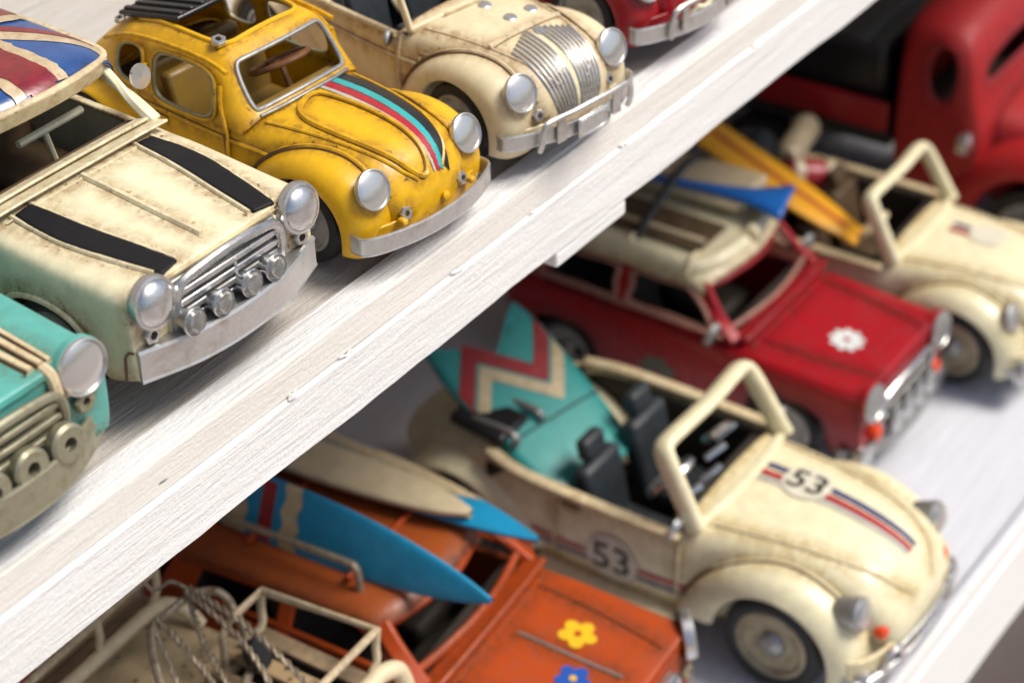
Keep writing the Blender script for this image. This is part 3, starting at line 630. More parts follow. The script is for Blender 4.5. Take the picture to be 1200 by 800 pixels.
# ------------------------------------------------------------------ 1. cream mini with the flag roof
GTOP, GLOW = 'toy cars on the higher shelf', 'toy cars on the lower shelf'
r = place('toy_car', 'cream boxy toy car with Union Jack roof, black bonnet stripes and silver lamps', 'toy car', 34.5, 35.46, -.98, ZU, GTOP)
S = .0567
sh = mini_shell(); sh.build('body', CREAM, r, S, .02)
mini_inside(r, S, BROWN_IN, BROWN_IN); mini_pillars(r, S, CREAM, 1.22, 1.165)
rf = mini_roof_shell(1.155, 1.335, 1.13); ro = rf.build('roof', BLUE_FLAG, r, S, .02)
def flag(par):
    c = (0, 2.03)
    for s in (-1, 1):
        for t in (-1, 1):
            P = [(s * .02, c[1] + t * .02, 0), (s * .28, c[1] + t * .36, 0), (s * .575, c[1] + t * .74, 0)]
            rf.ribbon('flag_band', WHITE_FLAG, par, S, P, .085, off=.003, n=14, m=8)
            Q = [(x - s * t * .018 * t, y, z) for x, y, z in P]
            rf.ribbon('flag_band', RED_FLAG, par, S, [(x + s * .034, y - t * .036, z) for x, y, z in P], .034, off=.006, n=14, m=4)
    rf.ribbon('flag_band', WHITE_FLAG, par, S, [(0, 1.12, 0), (0, 2.84, 0)], .175, off=.009, n=60, m=10)
    rf.ribbon('flag_band', WHITE_FLAG, par, S, [(-.52, c[1], 0), (.52, c[1], 0)], .22, off=.009, n=30, m=10)
    rf.ribbon('flag_band', RED_FLAG, par, S, [(0, 1.12, 0), (0, 2.84, 0)], .105, off=.012, n=60, m=8)
    rf.ribbon('flag_band', RED_FLAG, par, S, [(-.52, c[1], 0), (.52, c[1], 0)], .13, off=.012, n=30, m=8)
flag(ro)
P = [(-.58, 2.6, 1.145), (-.59, 2.0, 1.16), (-.59, 1.52, 1.152), (-.575, 1.36, 1.148), (-.49, 1.265, 1.165), (-.27, 1.165, 1.205), (0, 1.12, 1.225), (.27, 1.165, 1.205), (.49, 1.265, 1.165), (.575, 1.36, 1.148), (.59, 1.52, 1.152), (.59, 2.0, 1.16), (.58, 2.6, 1.145)]
MB().bar(smooth_path(P, 6), .04, .115, (0, -.35, 1)).build('roof_edge_band', CREAM_WARM, r, S, bevel=.012)
MB().bar(smooth_path([(-.61, 1.0, .868), (-.3, .985, .882), (0, .98, .886), (.3, .985, .882), (.61, 1.0, .868)], 5), .13, .018, (0, .25, 1)).build('cowl_panel', CREAM, r, S, bevel=.012)
MB().bar(smooth_path([(-.59, 1.065, .878), (-.3, 1.05, .894), (0, 1.045, .899), (.3, 1.05, .894), (.59, 1.065, .878)], 5), .08, .02, (0, .3, 1)).build('windscreen_sill', CREAM, r, S, bevel=.01)
for s in (-1, 1):
    sh.ribbon('bonnet_stripe', BLACK_STRIPE, r, S, [(s * .425, .93, 0), (s * .42, .6, 0), (s * .375, .28, 0), (s * .335, .022, 0)], (.05, .085, .085, .075, .065), off=.016, n=12, m=6, thick=.014)
    for e in (-.085, .085):
        sh.trim('stripe_edge', CREAM, r, S, [(s * .425 + e * .75, .95, 0), (s * .42 + e, .6, 0), (s * .375 + e, .28, 0), (s * .335 + e * .9, .05, 0)], .014, off=.004)
sh.trim('bonnet_crease', CREAM, r, S, [(-.03, .92, 0), (-.03, .5, 0), (-.03, .10, 0)], .02, off=.003)
sh.trim('bonnet_seam', CREAM, r, S, [(-.54, .925, 0), (0, .905, 0), (.54, .925, 0)], .010)
for s in (-1, 1):
    dome_lamp(r, S, (s * .52, -.012, .718), .130, (0, -1, .16), CHROME, CHROME, .52)
    nut(r, S, (s * .535, .004, .535), .05, (0, -1, .1), CHROME)
    MB().bar([(s * .40, .0, .46), (s * .39, -.005, .62), (s * .375, .0, .74)], .025, .03, (0, -1, 0)).build('grille_post', CREAM, r, S, bevel=.006)
MB().box((0, .0, .60), (.74, .03, .29)).build('grille_back', CHROME_DARK, r, S, bevel=.01)
MB().tube(smooth_path([(-.375, -.02, .46), (-.375, -.035, .63), (-.33, -.04, .725), (-.15, -.055, .765), (0, -.06, .775), (.15, -.055, .765), (.33, -.04, .725), (.375, -.035, .63), (.375, -.02, .46)], 6), .026, 8).build('grille_surround', CHROME, r, S)
for i, w in enumerate((.50, .555, .61, .67)):
    MB().bar(smooth_path([(-.345, -.025, w), (0, -.05, w + .02), (.345, -.025, w)], 6), .028, .034).build('grille_bar', CHROME if i != 1 else CHROME_DARK, r, S, bevel=.006)
MB().box((.02, -.055, .60), (.02, .02, .20)).build('grille_bar', CHROME, r, S, bevel=.004)
for u in (-.355, -.155, .05, .225):
    f = MB().lathe([(.02, .11), (.045, .10), (.062, .03), (.074, .0), (.069, -.008), (.062, .004)], (u, -.13, .555), (0, 1, -.12), 24, False).build('fog_lamp', CHROME, r, S)
    MB().lathe([(.064, 0), (.048, -.018), (.001, -.025)], (u, -.13, .555), (0, 1, -.12), 24, False).build('lamp_lens', CLEAR, f, S)
    MB().tube([(u, -.09, .50), (u, -.06, .45)], .016, 6).build('lamp_stalk', CHROME_DARK, f, S)
plate_bumper(r, S, SILVER, .395, .165, .79, -.02, .115, .07, .03, False)
MB().bar(smooth_path([(-.55, -.0, .47), (-.3, -.05, .475), (0, -.075, .475), (.3, -.05, .475), (.55, -.0, .47)], 5), .08, .012).build('bumper_ledge', CHROME_DARK, r, S)
MB().lathe([(.001, .01), (.06, .008), (.07, 0), (.068, -.015), (.001, -.02)], (.68, 1.19, 1.04), (0, 1, -.2), 20, False).build('door_mirror', DISC, r, S)
MB().tube([(-.02, 1.40, .886), (.43, 1.40, .892)], .022, 8).build('dashboard_bar', CREAM, r, S)
MB().tube([(.16, 1.40, .89), (.25, 1.42, .55)], .018, 8).build('gear_stick', CREAM, r, S)
for s in (-1, 1):
    for v in (.60, 2.45): wheel(r, S, s * .635, v, .275, .275, .16)
    MB().tube(smooth_path([(s * .664, .285, .22), (s * .668, .30, .42), (s * .668, .40, .535), (s * .668, .60, .575), (s * .668, .80, .535), (s * .668, .90, .42), (s * .664, .915, .22)], 6), .018, 8).build('wheel_arch_trim', CREAM, r, S)
MB().tube([(-.646, .004, .48), (-.654, .03, .48), (-.657, .06, .44), (-.66, .07, .31)], .007, 6).build('panel_seam', GRIME, r, S)

# ------------------------------------------------------------------ 2. teal mini at the near end of the shelf
r = place('toy_car', 'teal boxy toy car with cream bonnet bands and nut fog lamps at shelf end', 'toy car', 25.55, 34.95, -1.5, ZU, GTOP)
sh = mini_shell(); sh.build('body', TEAL, r, S, .02)
mini_inside(r, S, DARK, DARK); mini_pillars(r, S, TEAL); mini_roof_shell().build('roof', TEAL, r, S, .02); mini_windscreen(r, S, CREAM_WARM)
for s in (-1, 1):
    for e in (-.075, 0, .06):
        sh.trim('bonnet_band', CREAM_WARM, r, S, [(s * .33 + e, .93, 0), (s * .33 + e, .5, 0), (s * .33 + e * .9, .2, 0), (s * .33 + e * .8, .05, 0)], .028 if e < .05 else .02)
    MB().tube(smooth_path([(s * .33, .05, .785), (s * .33, -.01, .755), (s * .335, -.022, .65)], 5), .032, 8).build('bonnet_band', CREAM_WARM, r, S)
    MB().tube(smooth_path([(s * .33 + .06, .05, .78), (s * .33 + .06, -.01, .745), (s * .335 + .06, -.022, .63)], 5), .024, 8).build('bonnet_band', CREAM_WARM, r, S)
    disc_lamp(r, S, (s * .495, -.012, .725), .135, (0, -1, .10), DISC, TEAL)
    nut(r, S, (s * .475, -.0, .545), .062, (0, -1, .1), OLIVE, .38)
MB().box((0, .0, .56), (.68, .03, .26)).build('grille_back', OLIVE, r, S, bevel=.01)
MB().tube(smooth_path([(-.35, -.01, .47), (-.35, -.03, .60), (-.29, -.035, .685), (0, -.055, .72), (.29, -.035, .685), (.35, -.03, .60), (.35, -.01, .47)], 6), .026, 8).build('grille_surround', OLIVE, r, S)
for w in (.49, .56, .63):
    MB().bar(smooth_path([(-.33, -.02, w), (0, -.045, w + .015), (.33, -.02, w)], 6), .035, .032).build('grille_bar', OLIVE, r, S, bevel=.006)
for u in (-.38, -.16, .06, .28): nut(r, S, (u, -.06, .455), .098, (0, -1, .12), OLIVE, .36, 'fog_lamp', 24)
plate_bumper(r, S, OLIVE, .33, .19, .655, .0, .13, .05)
MB().bar(smooth_path([(-.50, -.03, .40), (-.3, -.075, .40), (0, -.10, .40), (.3, -.075, .40), (.50, -.03, .40)], 5), .05, .012).build('bumper_ledge', OLIVE, r, S)
for s in (-1, 1):
    for v in (.60, 2.45): wheel(r, S, s * .635, v, .275, .275, .16)

# ------------------------------------------------------------------ 3. yellow beetle
S = .0397
r = place('toy_car', 'yellow round-backed toy car with red, teal and black bonnet stripes', 'toy car', 42.85, 34.3, -3.5, ZU, GTOP)
sh = beetle_shell(); sh.build('body', YELLOW, r, S, .018)
fs = beetle_fenders(r, S, YELLOW); front_apron(r, S, YELLOW); fender_bead(r, S, YELLOW, sh, fs); beetle_wheels(r, S, CHROME_DARK, CHROME_DARK)
def gh(v, pts): return (v, pts)
G = [gh(1.40, [(.672, .87, .06), (.668, .885, .05), (.655, .90, .04), (.62, .925, .01), (.53, .965, -.01), (.46, .985, -.02), (.26, 1.01, -.05), (0, 1.02, -.07)]),
     gh(1.44, [(.672, .88, .06), (.668, .90, .05), (.655, .93, .05), (.615, .975, .02), (.52, 1.01, .00), (.45, 1.02, -.01), (.25, 1.04, -.04), (0, 1.05, -.06)]),
     gh(1.66, [(.676, .885, -.06), (.672, .925, -.06), (.645, 1.09, -.04), (.56, 1.30, -.01), (.49, 1.355, .0), (.42, 1.37, -.01), (.25, 1.375, -.03), (0, 1.38, -.04)]),
     gh(1.74, [(.68, .885, -.02), (.675, .925, -.02), (.65, 1.10, -.02), (.585, 1.30, -.02), (.51, 1.385), (.44, 1.412), (.25, 1.43, -.02), (0, 1.44, -.03)]),
     gh(1.79, [(.682, .885, -.03), (.68, .905, -.05), (.66, 1.10, -.05), (.60, 1.305, -.03), (.50, 1.41), (.43, 1.44), (.25, 1.46), (0, 1.47)]),
     gh(2.14, [(.685, .89), (.68, .905), (.66, 1.11), (.605, 1.315), (.51, 1.425), (.44, 1.455), (.25, 1.48), (0, 1.49)]),
     gh(2.42, [(.68, .895), (.675, .9055), (.66, 1.11), (.60, 1.31), (.50, 1.425), (.43, 1.455), (.25, 1.48), (0, 1.49)]),
     gh(2.50, [(.675, .895), (.67, .9055), (.655, 1.11), (.595, 1.305), (.50, 1.42), (.43, 1.45), (.25, 1.475), (0, 1.485)]),
     gh(2.56, [(.67, .90), (.665, .94), (.65, 1.11), (.59, 1.30), (.50, 1.41), (.42, 1.44), (.25, 1.465), (0, 1.475)]),
     gh(2.90, [(.645, .91), (.64, .95), (.62, 1.09), (.56, 1.24), (.48, 1.33), (.40, 1.365), (.24, 1.39), (0, 1.40)]),
     gh(3.02, [(.63, .91), (.62, .95), (.60, 1.07), (.54, 1.19), (.46, 1.27), (.39, 1.31), (.23, 1.335), (0, 1.345)]),
     gh(3.25, [(.60, .88), (.58, .92), (.55, 1.0), (.48, 1.08), (.42, 1.13), (.36, 1.16), (.22, 1.185), (0, 1.195)]),
     gh(3.48, [(.55, .82), (.54, .84), (.50, .88), (.44, .92), (.38, .945), (.32, .96), (.20, .97), (0, .975)])]
skip = {(1, 4), (1, 5), (1, 6)} | {(4, 1), (4, 2), (5, 1), (5, 2)} | {(8, 1), (8, 2)} | {(5, 5), (5, 6), (6, 5), (6, 6), (7, 5), (7, 6), (8, 5), (8, 6), (4, 6), (4, 5)}
gs = Shell(G, skip, False, False, 2); go = gs.build('cabin', YELLOW, r, S, .022)
for L in gs.loops:
    c = sum(L, Vector()) / len(L)
    if abs(c.x) < .1 and c.y < 1.75 and len(L) < 400 and c.z > 1.05:
        MB().tube(L, .020, 8, True).build('windscreen_trim', CHROME_DARK, r, S)
    elif abs(c.x) > .4 and len(L) > 10 and len(L) < 200:
        MB().tube(L, .017, 8, True).build('window_trim', OLIVE, r, S)
        MB().tube([(q[0] * 1.02, q[1], q[2]) for q in [(c + (Vector(p) - c) * 1.10) for p in L]], .014, 6, True).build('window_bead', YELLOW, r, S)
    elif abs(c.x) < .1 and c.z > 1.3:
        MB().tube(L, .022, 8, True).build('sunroof_rim', YELLOW, r, S)
b = MB()
bl = MB().box((0, 2.68, 1.445), (.86, .74, .05), Matrix.Rotation(-.20, 3, 'X')).build('folded_sunroof', BLACK, r, S, bevel=.02)
for k in range(7): MB().box((-.36 + .12 * k, 2.675, 1.478), (.05, .70, .03), Matrix.Rotation(-.20, 3, 'X')).build('sunroof_rib', BLACK, bl, S, bevel=.01)
nut(r, S, (-.43, 1.86, 1.455), .065, (-.15, -.2, 1), CHROME, .45)
nut(r, S, (-.46, 2.98, 1.34), .05, (-.3, 0, 1), CHROME, .45)
for s in (-1, 1):
    MB().tube(smooth_path([(s * .60, 1.62, 1.33), (s * .585, 1.85, 1.375), (s * .59, 2.3, 1.385), (s * .575, 2.75, 1.33), (s * .55, 3.1, 1.19)], 6), .020, 8).build('roof_gutter', YELLOW, r, S)
    MB().tube([(s * .665, 2.50, 1.18), (s * .665, 2.50, .95)], .022, 8).build('door_pillar', YELLOW, r, S)
    MB().tube(smooth_path([(s * .63, 1.68, 1.22), (s * .665, 1.66, 1.05), (s * .69, 1.60, .86), (s * .715, 1.585, .60), (s * .70, 1.585, .42)], 5), .02, 8).build('pillar_bead', YELLOW, r, S)
    MB().tube([(s * .712, 1.60, .86), (s * .717, 1.60, .42)], .012, 6).build('seam_wash', GRIME, r, S)
side_line(sh, r, S, YELLOW, [(-1, 2.95, .83), (-1, 2.2, .82), (-1, 1.55, .79), (-1, 1.14, .75)], .022)
MB().box((-.60, 1.12, .755), (.05, .09, .09)).build('trim_end', YELLOW, r, S, bevel=.01)
side_line(sh, r, S, YELLOW, [(-1, 2.42, .76), (-1, 2.27, .755)], .028, name='door_handle')
# bonnet: raised outline, seam, stripes
sh.trim('bonnet_bead', YELLOW, r, S, [(-.12, 1.27, 0), (-.26, 1.20, 0), (-.34, 1.03, 0), (-.34, .72, 0), (-.29, .42, 0), (-.20, .19, 0), (-.10, .105, 0), (-.01, .12, 0), (.045, .26, 0), (.06, .60, 0), (.05, .95, 0), (.02, 1.20, 0), (-.03, 1.27, 0)], .026, closed=True, off=.008)
for s in (-1, 1):
    sh.trim('bonnet_seam', YELLOW, r, S, [(s * .50, 1.34, 0), (s * .46, 1.05, 0), (s * .41, .72, 0), (s * .35, .42, 0), (s * .26, .19, 0), (s * .14, .095, 0)], .015, off=.003)
for m_, a, wd in ((GREY_STRIPE, .095, .018), (RED_STRIPE, .155, .042), (TEAL_STRIPE, .238, .038), (BLACK, .335, .055)):
    sh.ribbon('bonnet_stripe', m_, r, S, [(a * 1.15, 1.36, 0), (a * 1.12, 1.0, 0), (a * 1.0, .7, 0), (a * .82, .40, 0), (a * .64, .18, 0), (a * .5, .09, 0)], (wd * 1.1, wd, wd * .8, wd * .6), off=.008, n=12, m=4)
MB().bar(smooth_path([(-.50, 1.40, .985), (-.28, 1.34, 1.015), (0, 1.32, 1.03), (.28, 1.34, 1.015), (.50, 1.40, .985)], 5), .03, .025).build('windscreen_base', CHROME_DARK, r, S, bevel=.006)
for s in (-1, 1):
    disc_lamp(r, S, (s * .545, .20, .765), .155, (s * .05, -1, .42), DISC)
    nut(r, S, (s * .33, .085, .50), .058, (s * .1, -1, .35), CHROME, .45)
plate_bumper(r, S, SILVER, .37, .145, .735, .03, .09, .17)
for u in (-.40, .40): MB().box((u, .04, .475), (.06, .08, .05)).build('bumper_bracket', YELLOW, r, S, bevel=.015)
MB().lathe([(.03, -.02), (.035, .03), (.001, .04)], (.10, .05, .47), (0, -1, .3), 10, False).build('bonnet_latch', YELLOW, r, S)
b = MB().box((0, 2.2, .26), (1.24, 1.7, .06)).box((0, 1.47, .6), (1.22, .05, .62)).box((0, 3.02, .6), (1.15, .06, .62)); b.build('cabin_floor', BROWN_IN, r, S)
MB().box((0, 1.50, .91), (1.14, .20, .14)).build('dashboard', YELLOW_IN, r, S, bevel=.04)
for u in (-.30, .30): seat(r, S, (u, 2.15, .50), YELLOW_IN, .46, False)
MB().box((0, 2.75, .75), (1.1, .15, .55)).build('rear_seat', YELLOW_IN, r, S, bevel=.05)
steering(r, S, (.14, 1.80, 1.08), .25, (0, .45, .9), r2=.026)

# ------------------------------------------------------------------ 4. cream beetle with the silver bonnet grille
S = .0402
r = place('toy_car', 'aged cream round toy car with fanned silver grille bars and loop bumper', 'toy car', 50.1, 33.85, -8.96, ZU, GTOP)
sh = beetle_shell(); sh.build('body', CREAM_WARM, r, S, .018)
fs = beetle_fenders(r, S, CREAM_WARM); front_apron(r, S, CREAM_WARM); fender_bead(r, S, CREAM_WARM, sh, fs); beetle_wheels(r, S, CHROME_DARK, TAN_WHEEL)
convertible_inside(r, S, SEAT_GREY, SEAT_GREY); screen_frame(r, S, CREAM_WARM, .075, .04)
MB().tube(smooth_path([(-.66, 1.52, .90), (-.665, 2.1, .905), (-.66, 2.7, .915), (-.60, 3.0, .93)], 6), .03, 8).build('door_rail', CREAM_WARM, r, S)
MB().tube([(.66, 1.52, .90), (.665, 2.1, .905), (.66, 2.7, .915)], .03, 8).build('door_rail', CREAM_WARM, r, S)
side_line(sh, r, S, CREAM_WARM, [(-1, 2.95, .74), (-1, 2.2, .73), (-1, 1.30, .695)], .02)
side_line(sh, r, S, CREAM_WARM, [(-1, 1.49, .90), (-1, 1.49, .6), (-1, 1.49, .32)], .022, name='door_post_bead')
side_line(sh, r, S, CREAM_WARM, [(-1, 1.27, .76), (-1, 1.27, .63)], .018, name='door_latch')
side_line(sh, r, S, CREAM_WARM, [(-1, 1.27, .80), (-1, 1.05, .79), (-1, 1.05, .70)], .008, name='panel_seam')
MB().lathe([(.06, -.02), (.075, 0), (.07, .02), (.001, .03)], (-.72, 1.56, .87), (-.6, 1, .1), 18, False).build('door_mirror', CHROME_DARK, r, S)
sh.trim('bonnet_bead', CREAM_WARM, r, S, [(-.40, .67, 0), (0, .65, 0), (.40, .67, 0)], .026, off=.010)
for s in (-1, 1):
    sh.trim('bonnet_seam', CREAM_WARM, r, S, [(s * .50, 1.34, 0), (s * .46, 1.05, 0), (s * .41, .72, 0), (s * .35, .42, 0), (s * .26, .19, 0), (s * .14, .095, 0)], .011)
    for k in range(7):
        a = .045 + .047 * k
        sh.trim('grille_bar', CHROME, r, S, [(s * a, .62 - .028 * k, 1.0), (s * a * .98, .40, .90), (s * a * .92, .20, .76), (s * a * .80, .08, .62), (s * a * .66, .05, .50)], .0125, d=(0, .6, -.8), wash=False, off=.006)
    disc_lamp(r, S, (s * .545, .20, .765), .155, (s * .05, -1, .42), DISC)
    nut(r, S, (s * .42, .13, .545), .055, (s * .1, -1, .35), CHROME, .45)
for u, v in ((.05, 1.18), (.03, .86), (.28, .87)):
    p = sh.drop([(u, v, 0)], off=0)[0]
    MB().lathe([(.055, -.01), (.058, .008), (.05, .014), (.001, .015)], p, (0, -.15, 1), 20, False).build('bonnet_disc', DISC, r, S)
p = sh.drop([(.06, .545, 0)], off=0)[0]; MB().lathe([(.05, -.01), (.053, .01), (.001, .014)], p, (0, -.3, 1), 18, False).build('bonnet_disc', DISC, r, S)
MB().bar(smooth_path([(-.30, 1.30, 1.02), (0, 1.27, 1.03), (.30, 1.30, 1.02)], 4), .022, .018).build('bonnet_seam_trim', CREAM_WARM, r, S)
plate_bumper(r, S, SILVER, .40, .12, .76, .06, .12, .12)
MB().tube(smooth_path([(-.53, .0, .30), (-.53, -.03, .38), (-.52, -.04, .50), (-.46, -.05, .555), (-.2, -.075, .565), (0, -.08, .57), (.2, -.075, .565), (.46, -.05, .555), (.52, -.04, .50), (.53, -.03, .38), (.53, .0, .30)], 6), .024, 8).build('bumper_loop', SILVER, r, S)
for u in (-.33, .33): MB().box((u, -.055, .44), (.10, .022, .22)).build('bumper_plate', SILVER, r, S, bevel=.006)
pl = MB().box((0.0, -.10, .40), (.36, .025, .18)).build('number_plate', SILVER, r, S, bevel=.02)
MB().tube(smooth_path([(-.15, -.115, .34), (.15, -.115, .34), (.15, -.115, .46), (-.15, -.115, .46)], 3, True), .009, 6, True).build('plate_bead', SILVER, pl, S)

# ------------------------------------------------------------------ 5. red beetle, mostly beyond the top edge
S = .0410
r = place('toy_car', 'red round toy car at the top edge behind the fanned-grille car', 'toy car', 59.2, 34.9, -4, ZU, GTOP)
sh = beetle_shell(); sh.build('body', RED, r, S, .018); fs = beetle_fenders(r, S, RED); front_apron(r, S, RED); fender_bead(r, S, RED, sh, fs); beetle_wheels(r, S, CHROME_DARK, TAN_WHEEL)
convertible_inside(r, S, DARK, DARK); screen_frame(r, S, RED)
plate_bumper(r, S, SILVER, .36, .14, .74, .03, .12, .12)
for s in (-1, 1):
    disc_lamp(r, S, (s * .545, .20, .765), .155, (s * .05, -1, .42), DISC)
    MB().tube(smooth_path([(s * .50, -.04, .30), (s * .49, -.05, .46), (s * .44, -.065, .55), (s * .30, -.08, .57), (s * .1, -.10, .57)], 5), .026, 8).build('bumper_loop', SILVER, r, S)
    MB().box((s * .34, -.08, .44), (.09, .025, .24)).build('bumper_plate', SILVER, r, S, bevel=.006)
MB().tube(smooth_path([(-.22, -.03, .40), (-.12, -.05, .46), (0, -.05, .42), (.12, -.05, .46), (.22, -.03, .40)], 5), .025, 8).build('badge_scroll', CREAM, r, S)

# ------------------------------------------------------------------ 6. orange mini under surfboards
def local(root, p, S): return root.matrix_basis @ (Vector(p) * S)
def petal_flower(sh, root, S, c, R, mat, mid, n=5, d=(0, 0, -1), ax=((1, 0, 0), (0, 1, 0)), off=.006, ph=0.3):
    o = sh.radial('painted_flower', mat, root, S, c, lambda a: R * (0.62 + 0.38 * abs(math.cos(n / 2 * (a + ph))) ** 0.8), d, off, ax, 4, 80)
    if mid and o: sh.radial('flower_centre', mid, o, S, c, R * .2, d, off + .004, ax, 2, 20)
    return o
class Board:
    """a surfboard: rockered, lens shaped blank; nose at -y"""
    def __init__(s, L, W, T, nose=.9, tail=.55, rocker=.05, blunt=.0):
        st = []
        for k in range(15):
            t = k / 14; f = (math.sin(PI * min(1, t * .5 / .55)) if t < .55 else 1 - (1 - tail) * ((t - .55) / .45) ** 1.6)
            f = max(f, 0) ** nose; f = max(f, .03 + blunt * (1 - t)); hw = W / 2 * f; th = T * (.35 + .65 * min(1, f)); z = rocker * ((1 - t) ** 3 * 1.0 + t ** 4 * .4)
            st.append((L * t, [(hw * .86, z - th * .25), (hw, z + th * .15), (hw * .90, z + th * .42), (hw * .55, z + th * .52), (0, z + th * .55)]))
        s.sh = Shell(st, (), False, False, 2)
        st2 = [(v, [(p[0][0], p[0][1]), (p[0][0] * .5, p[0][1] - T * .2), (0, p[0][1] - T * .25)]) for v, p in st]
        s.under = Shell(st2, (), False, False, 2)
    def place(s, name, mat, label, group, S, M, under=None):
        o = s.sh.build(name, mat, None, S, 0); tag(o, label, 'surfboard', group); o.matrix_world = M
        s.under.build('underside', under or mat, o, S, 0)
        return o
def board_matrix(p0, p1, up=(0, 0, 1), roll=0.0):
    y = (Vector(p1) - Vector(p0)).normalized(); x = y.cross(Vector(up)).normalized(); z = x.cross(y)
    m = Matrix((x, y, z)).transposed().to_4x4() @ Matrix.Rotation(roll, 4, 'Y'); m.translation = Vector(p0); return m

S = .0715; YL = 31.2
r = place('toy_car', 'orange boxy toy car with painted flowers on the bonnet and roof rails', 'toy car', 49.96, 31.17, 5.9, ZL, GLOW)
org = r
sh = mini_shell(); sh.build('body', ORANGE, r, S, .02)
mini_inside(r, S, DARK, DARK); mini_pillars(r, S, ORANGE); rf = mini_roof_shell(); ro = rf.build('roof', SOOTY, r, S, .02)
mini_windscreen(r, S, ORANGE, r=.026)
MB().bar(smooth_path([(-.60, 1.0, .882), (-.3, .985, .90), (0, .98, .905), (.3, .985, .90), (.60, 1.0, .882)], 5), .14, .035, (0, .3, 1)).build('cowl_panel', ORANGE, r, S, bevel=.012)
P = [(-.545, 2.7, 1.10), (-.55, 2.0, 1.12), (-.54, 1.55, 1.105), (-.525, 1.40, 1.09), (-.44, 1.31, 1.105), (-.25, 1.235, 1.13), (0, 1.19, 1.15), (.25, 1.235, 1.13), (.44, 1.31, 1.105), (.525, 1.40, 1.09), (.54, 1.55, 1.105), (.55, 2.0, 1.12), (.545, 2.7, 1.10)]
MB().bar(smooth_path(P, 6), .045, .05, (0, -.3, 1)).build('roof_gutter', ORANGE, r, S, bevel=.012)
for s in (-1, 1):
    for z in (.885, .94): MB().tube(smooth_path([(s * .662, 1.06, z - .01), (s * .655 - s * (z - .885) * .5, 2.0, z), (s * .64, 2.8, z)], 4), .016, 6).build('window_ledge', ORANGE, r, S)
    MB().tube(smooth_path([(s * .53, 1.50, 1.07), (s * .61, 1.22, .92), (s * .62, 1.35, .90), (s * .635, 1.9, .90), (s * .55, 1.88, 1.08)], 4, True), .016, 6, True).build('window_trim', ORANGE, r, S)
    disc_lamp(r, S, (s * .60, .02, .72), .14, (s * .75, -1, .12), CHROME_DARK, CHROME)
    nut(r, S, (s * .53, .0, .50), .05, (0, -1, .1), TAN_WHEEL)
    for v in (.60, 2.45): wheel(r, S, s * .635, v, .275, .275, .16, TAN_WHEEL, CHROME_DARK)
sh.trim('bonnet_crease', CHROME_DARK, r, S, [(.03, .80, 0), (.03, .5, 0), (.03, .14, 0)], .012)
for s in (-1, 1): sh.trim('bonnet_seam', ORANGE, r, S, [(s * .45, .90, 0), (s * .44, .6, 0), (s * .40, .3, 0), (s * .36, .06, 0)], .013)
sh.trim('bonnet_seam', ORANGE, r, S, [(-.54, .925, 0), (0, .905, 0), (.54, .925, 0)], .011)
petal_flower(sh, r, S, (.20, .51, 0), .115, FLOWER_YELLOW, ORANGE, 5)
petal_flower(sh, r, S, (-.12, .37, 0), .105, FLOWER_BLUE, FLOWER_YELLOW, 5)
plate_bumper(r, S, CHROME_DARK, .28, .12, .66, .0, .10, .10)
MB().box((0, .005, .525), (.70, .03, .26)).build('grille_back', CHROME_DARK, r, S, bevel=.01)
MB().tube(smooth_path([(-.37, -.01, .39), (-.37, -.03, .56), (-.31, -.035, .65), (0, -.055, .69), (.31, -.035, .65), (.37, -.03, .56), (.37, -.01, .39)], 6), .024, 8).build('grille_surround', CHROME, r, S)
for w in (.43, .50, .57): MB().bar(smooth_path([(-.34, -.02, w), (0, -.045, w + .015), (.34, -.02, w)], 6), .03, .028).build('grille_bar', CHROME, r, S, bevel=.006)
for s in (-1,):
    MB().tube(smooth_path([(s * .42, 1.54, 1.17), (s * .42, 1.54, 1.30), (s * .42, 1.56, 1.375), (s * .42, 1.64, 1.39), (s * .42, 2.2, 1.39), (s * .42, 2.75, 1.39), (s * .42, 2.8, 1.32), (s * .42, 2.8, 1.18)], 6), .022, 8).build('roof_rail', RUST, r, S)
for v in (1.62, 2.3): MB().tube([(-.42, v, 1.262), (.42, v, 1.262)], .02, 8).build('roof_crossbar', ORANGE, r, S)
def on(root, S, p0, p1): return local(root, p0, S), local(root, p1, S)
GB = 'surfboards carried by the toy cars'
bd = Board(2.3, .42, .075, .62, .75, .02, .05)
o = bd.place('surfboard', BOARD_BLUE, 'blue surfboard with red and cream bands behind the orange car roof rail', GB, S, board_matrix(*on(r, S, (-.28, .764, 1.36), (-.25, 3.0, 1.44)), roll=-1.22))
for a, b_, mt in ((1.25, 1.36, BOARD_CREAM), (1.42, 1.51, BOARD_RED), (1.60, 1.76, BOARD_CREAM)):
    bd.sh.patch('painted_band', mt, o, S, [[Vector((u, a + (b_ - a) * i / 4 + .012 * math.sin(u * 40) * (mt is BOARD_CREAM), 0)) for u in np.linspace(-.24, .24, 25)] for i in range(5)], off=.004)
bd = Board(2.2, .38, .075, .66, .8, .02, .04)
o = bd.place('surfboard', BOARD_BLUE, 'plain blue surfboard tucked under the cream board above the orange car', GB, S, board_matrix(*on(r, S, (.33, .83, 1.275), (.50, 3.0, 1.285))))
bd.sh.ribbon('painted_band', BOARD_CREAM, o, S, [(.15, .42, 0), (.10, .6, 0), (.12, .9, 0), (.125, 1.4, 0), (.12, 2.0, 0)], (.02, .045, .055, .06), off=.004, n=12, m=4)
bd = Board(2.0, .34, .09, .42, .9, .03, .12)
o = bd.place('surfboard', BOARD_CREAM, 'cream surfboard with blunt nose lying between two blue boards', GB, S, board_matrix(*on(r, S, (.29, 1.24, 1.33), (.30, 3.2, 1.35))), BOARD_CREAM)

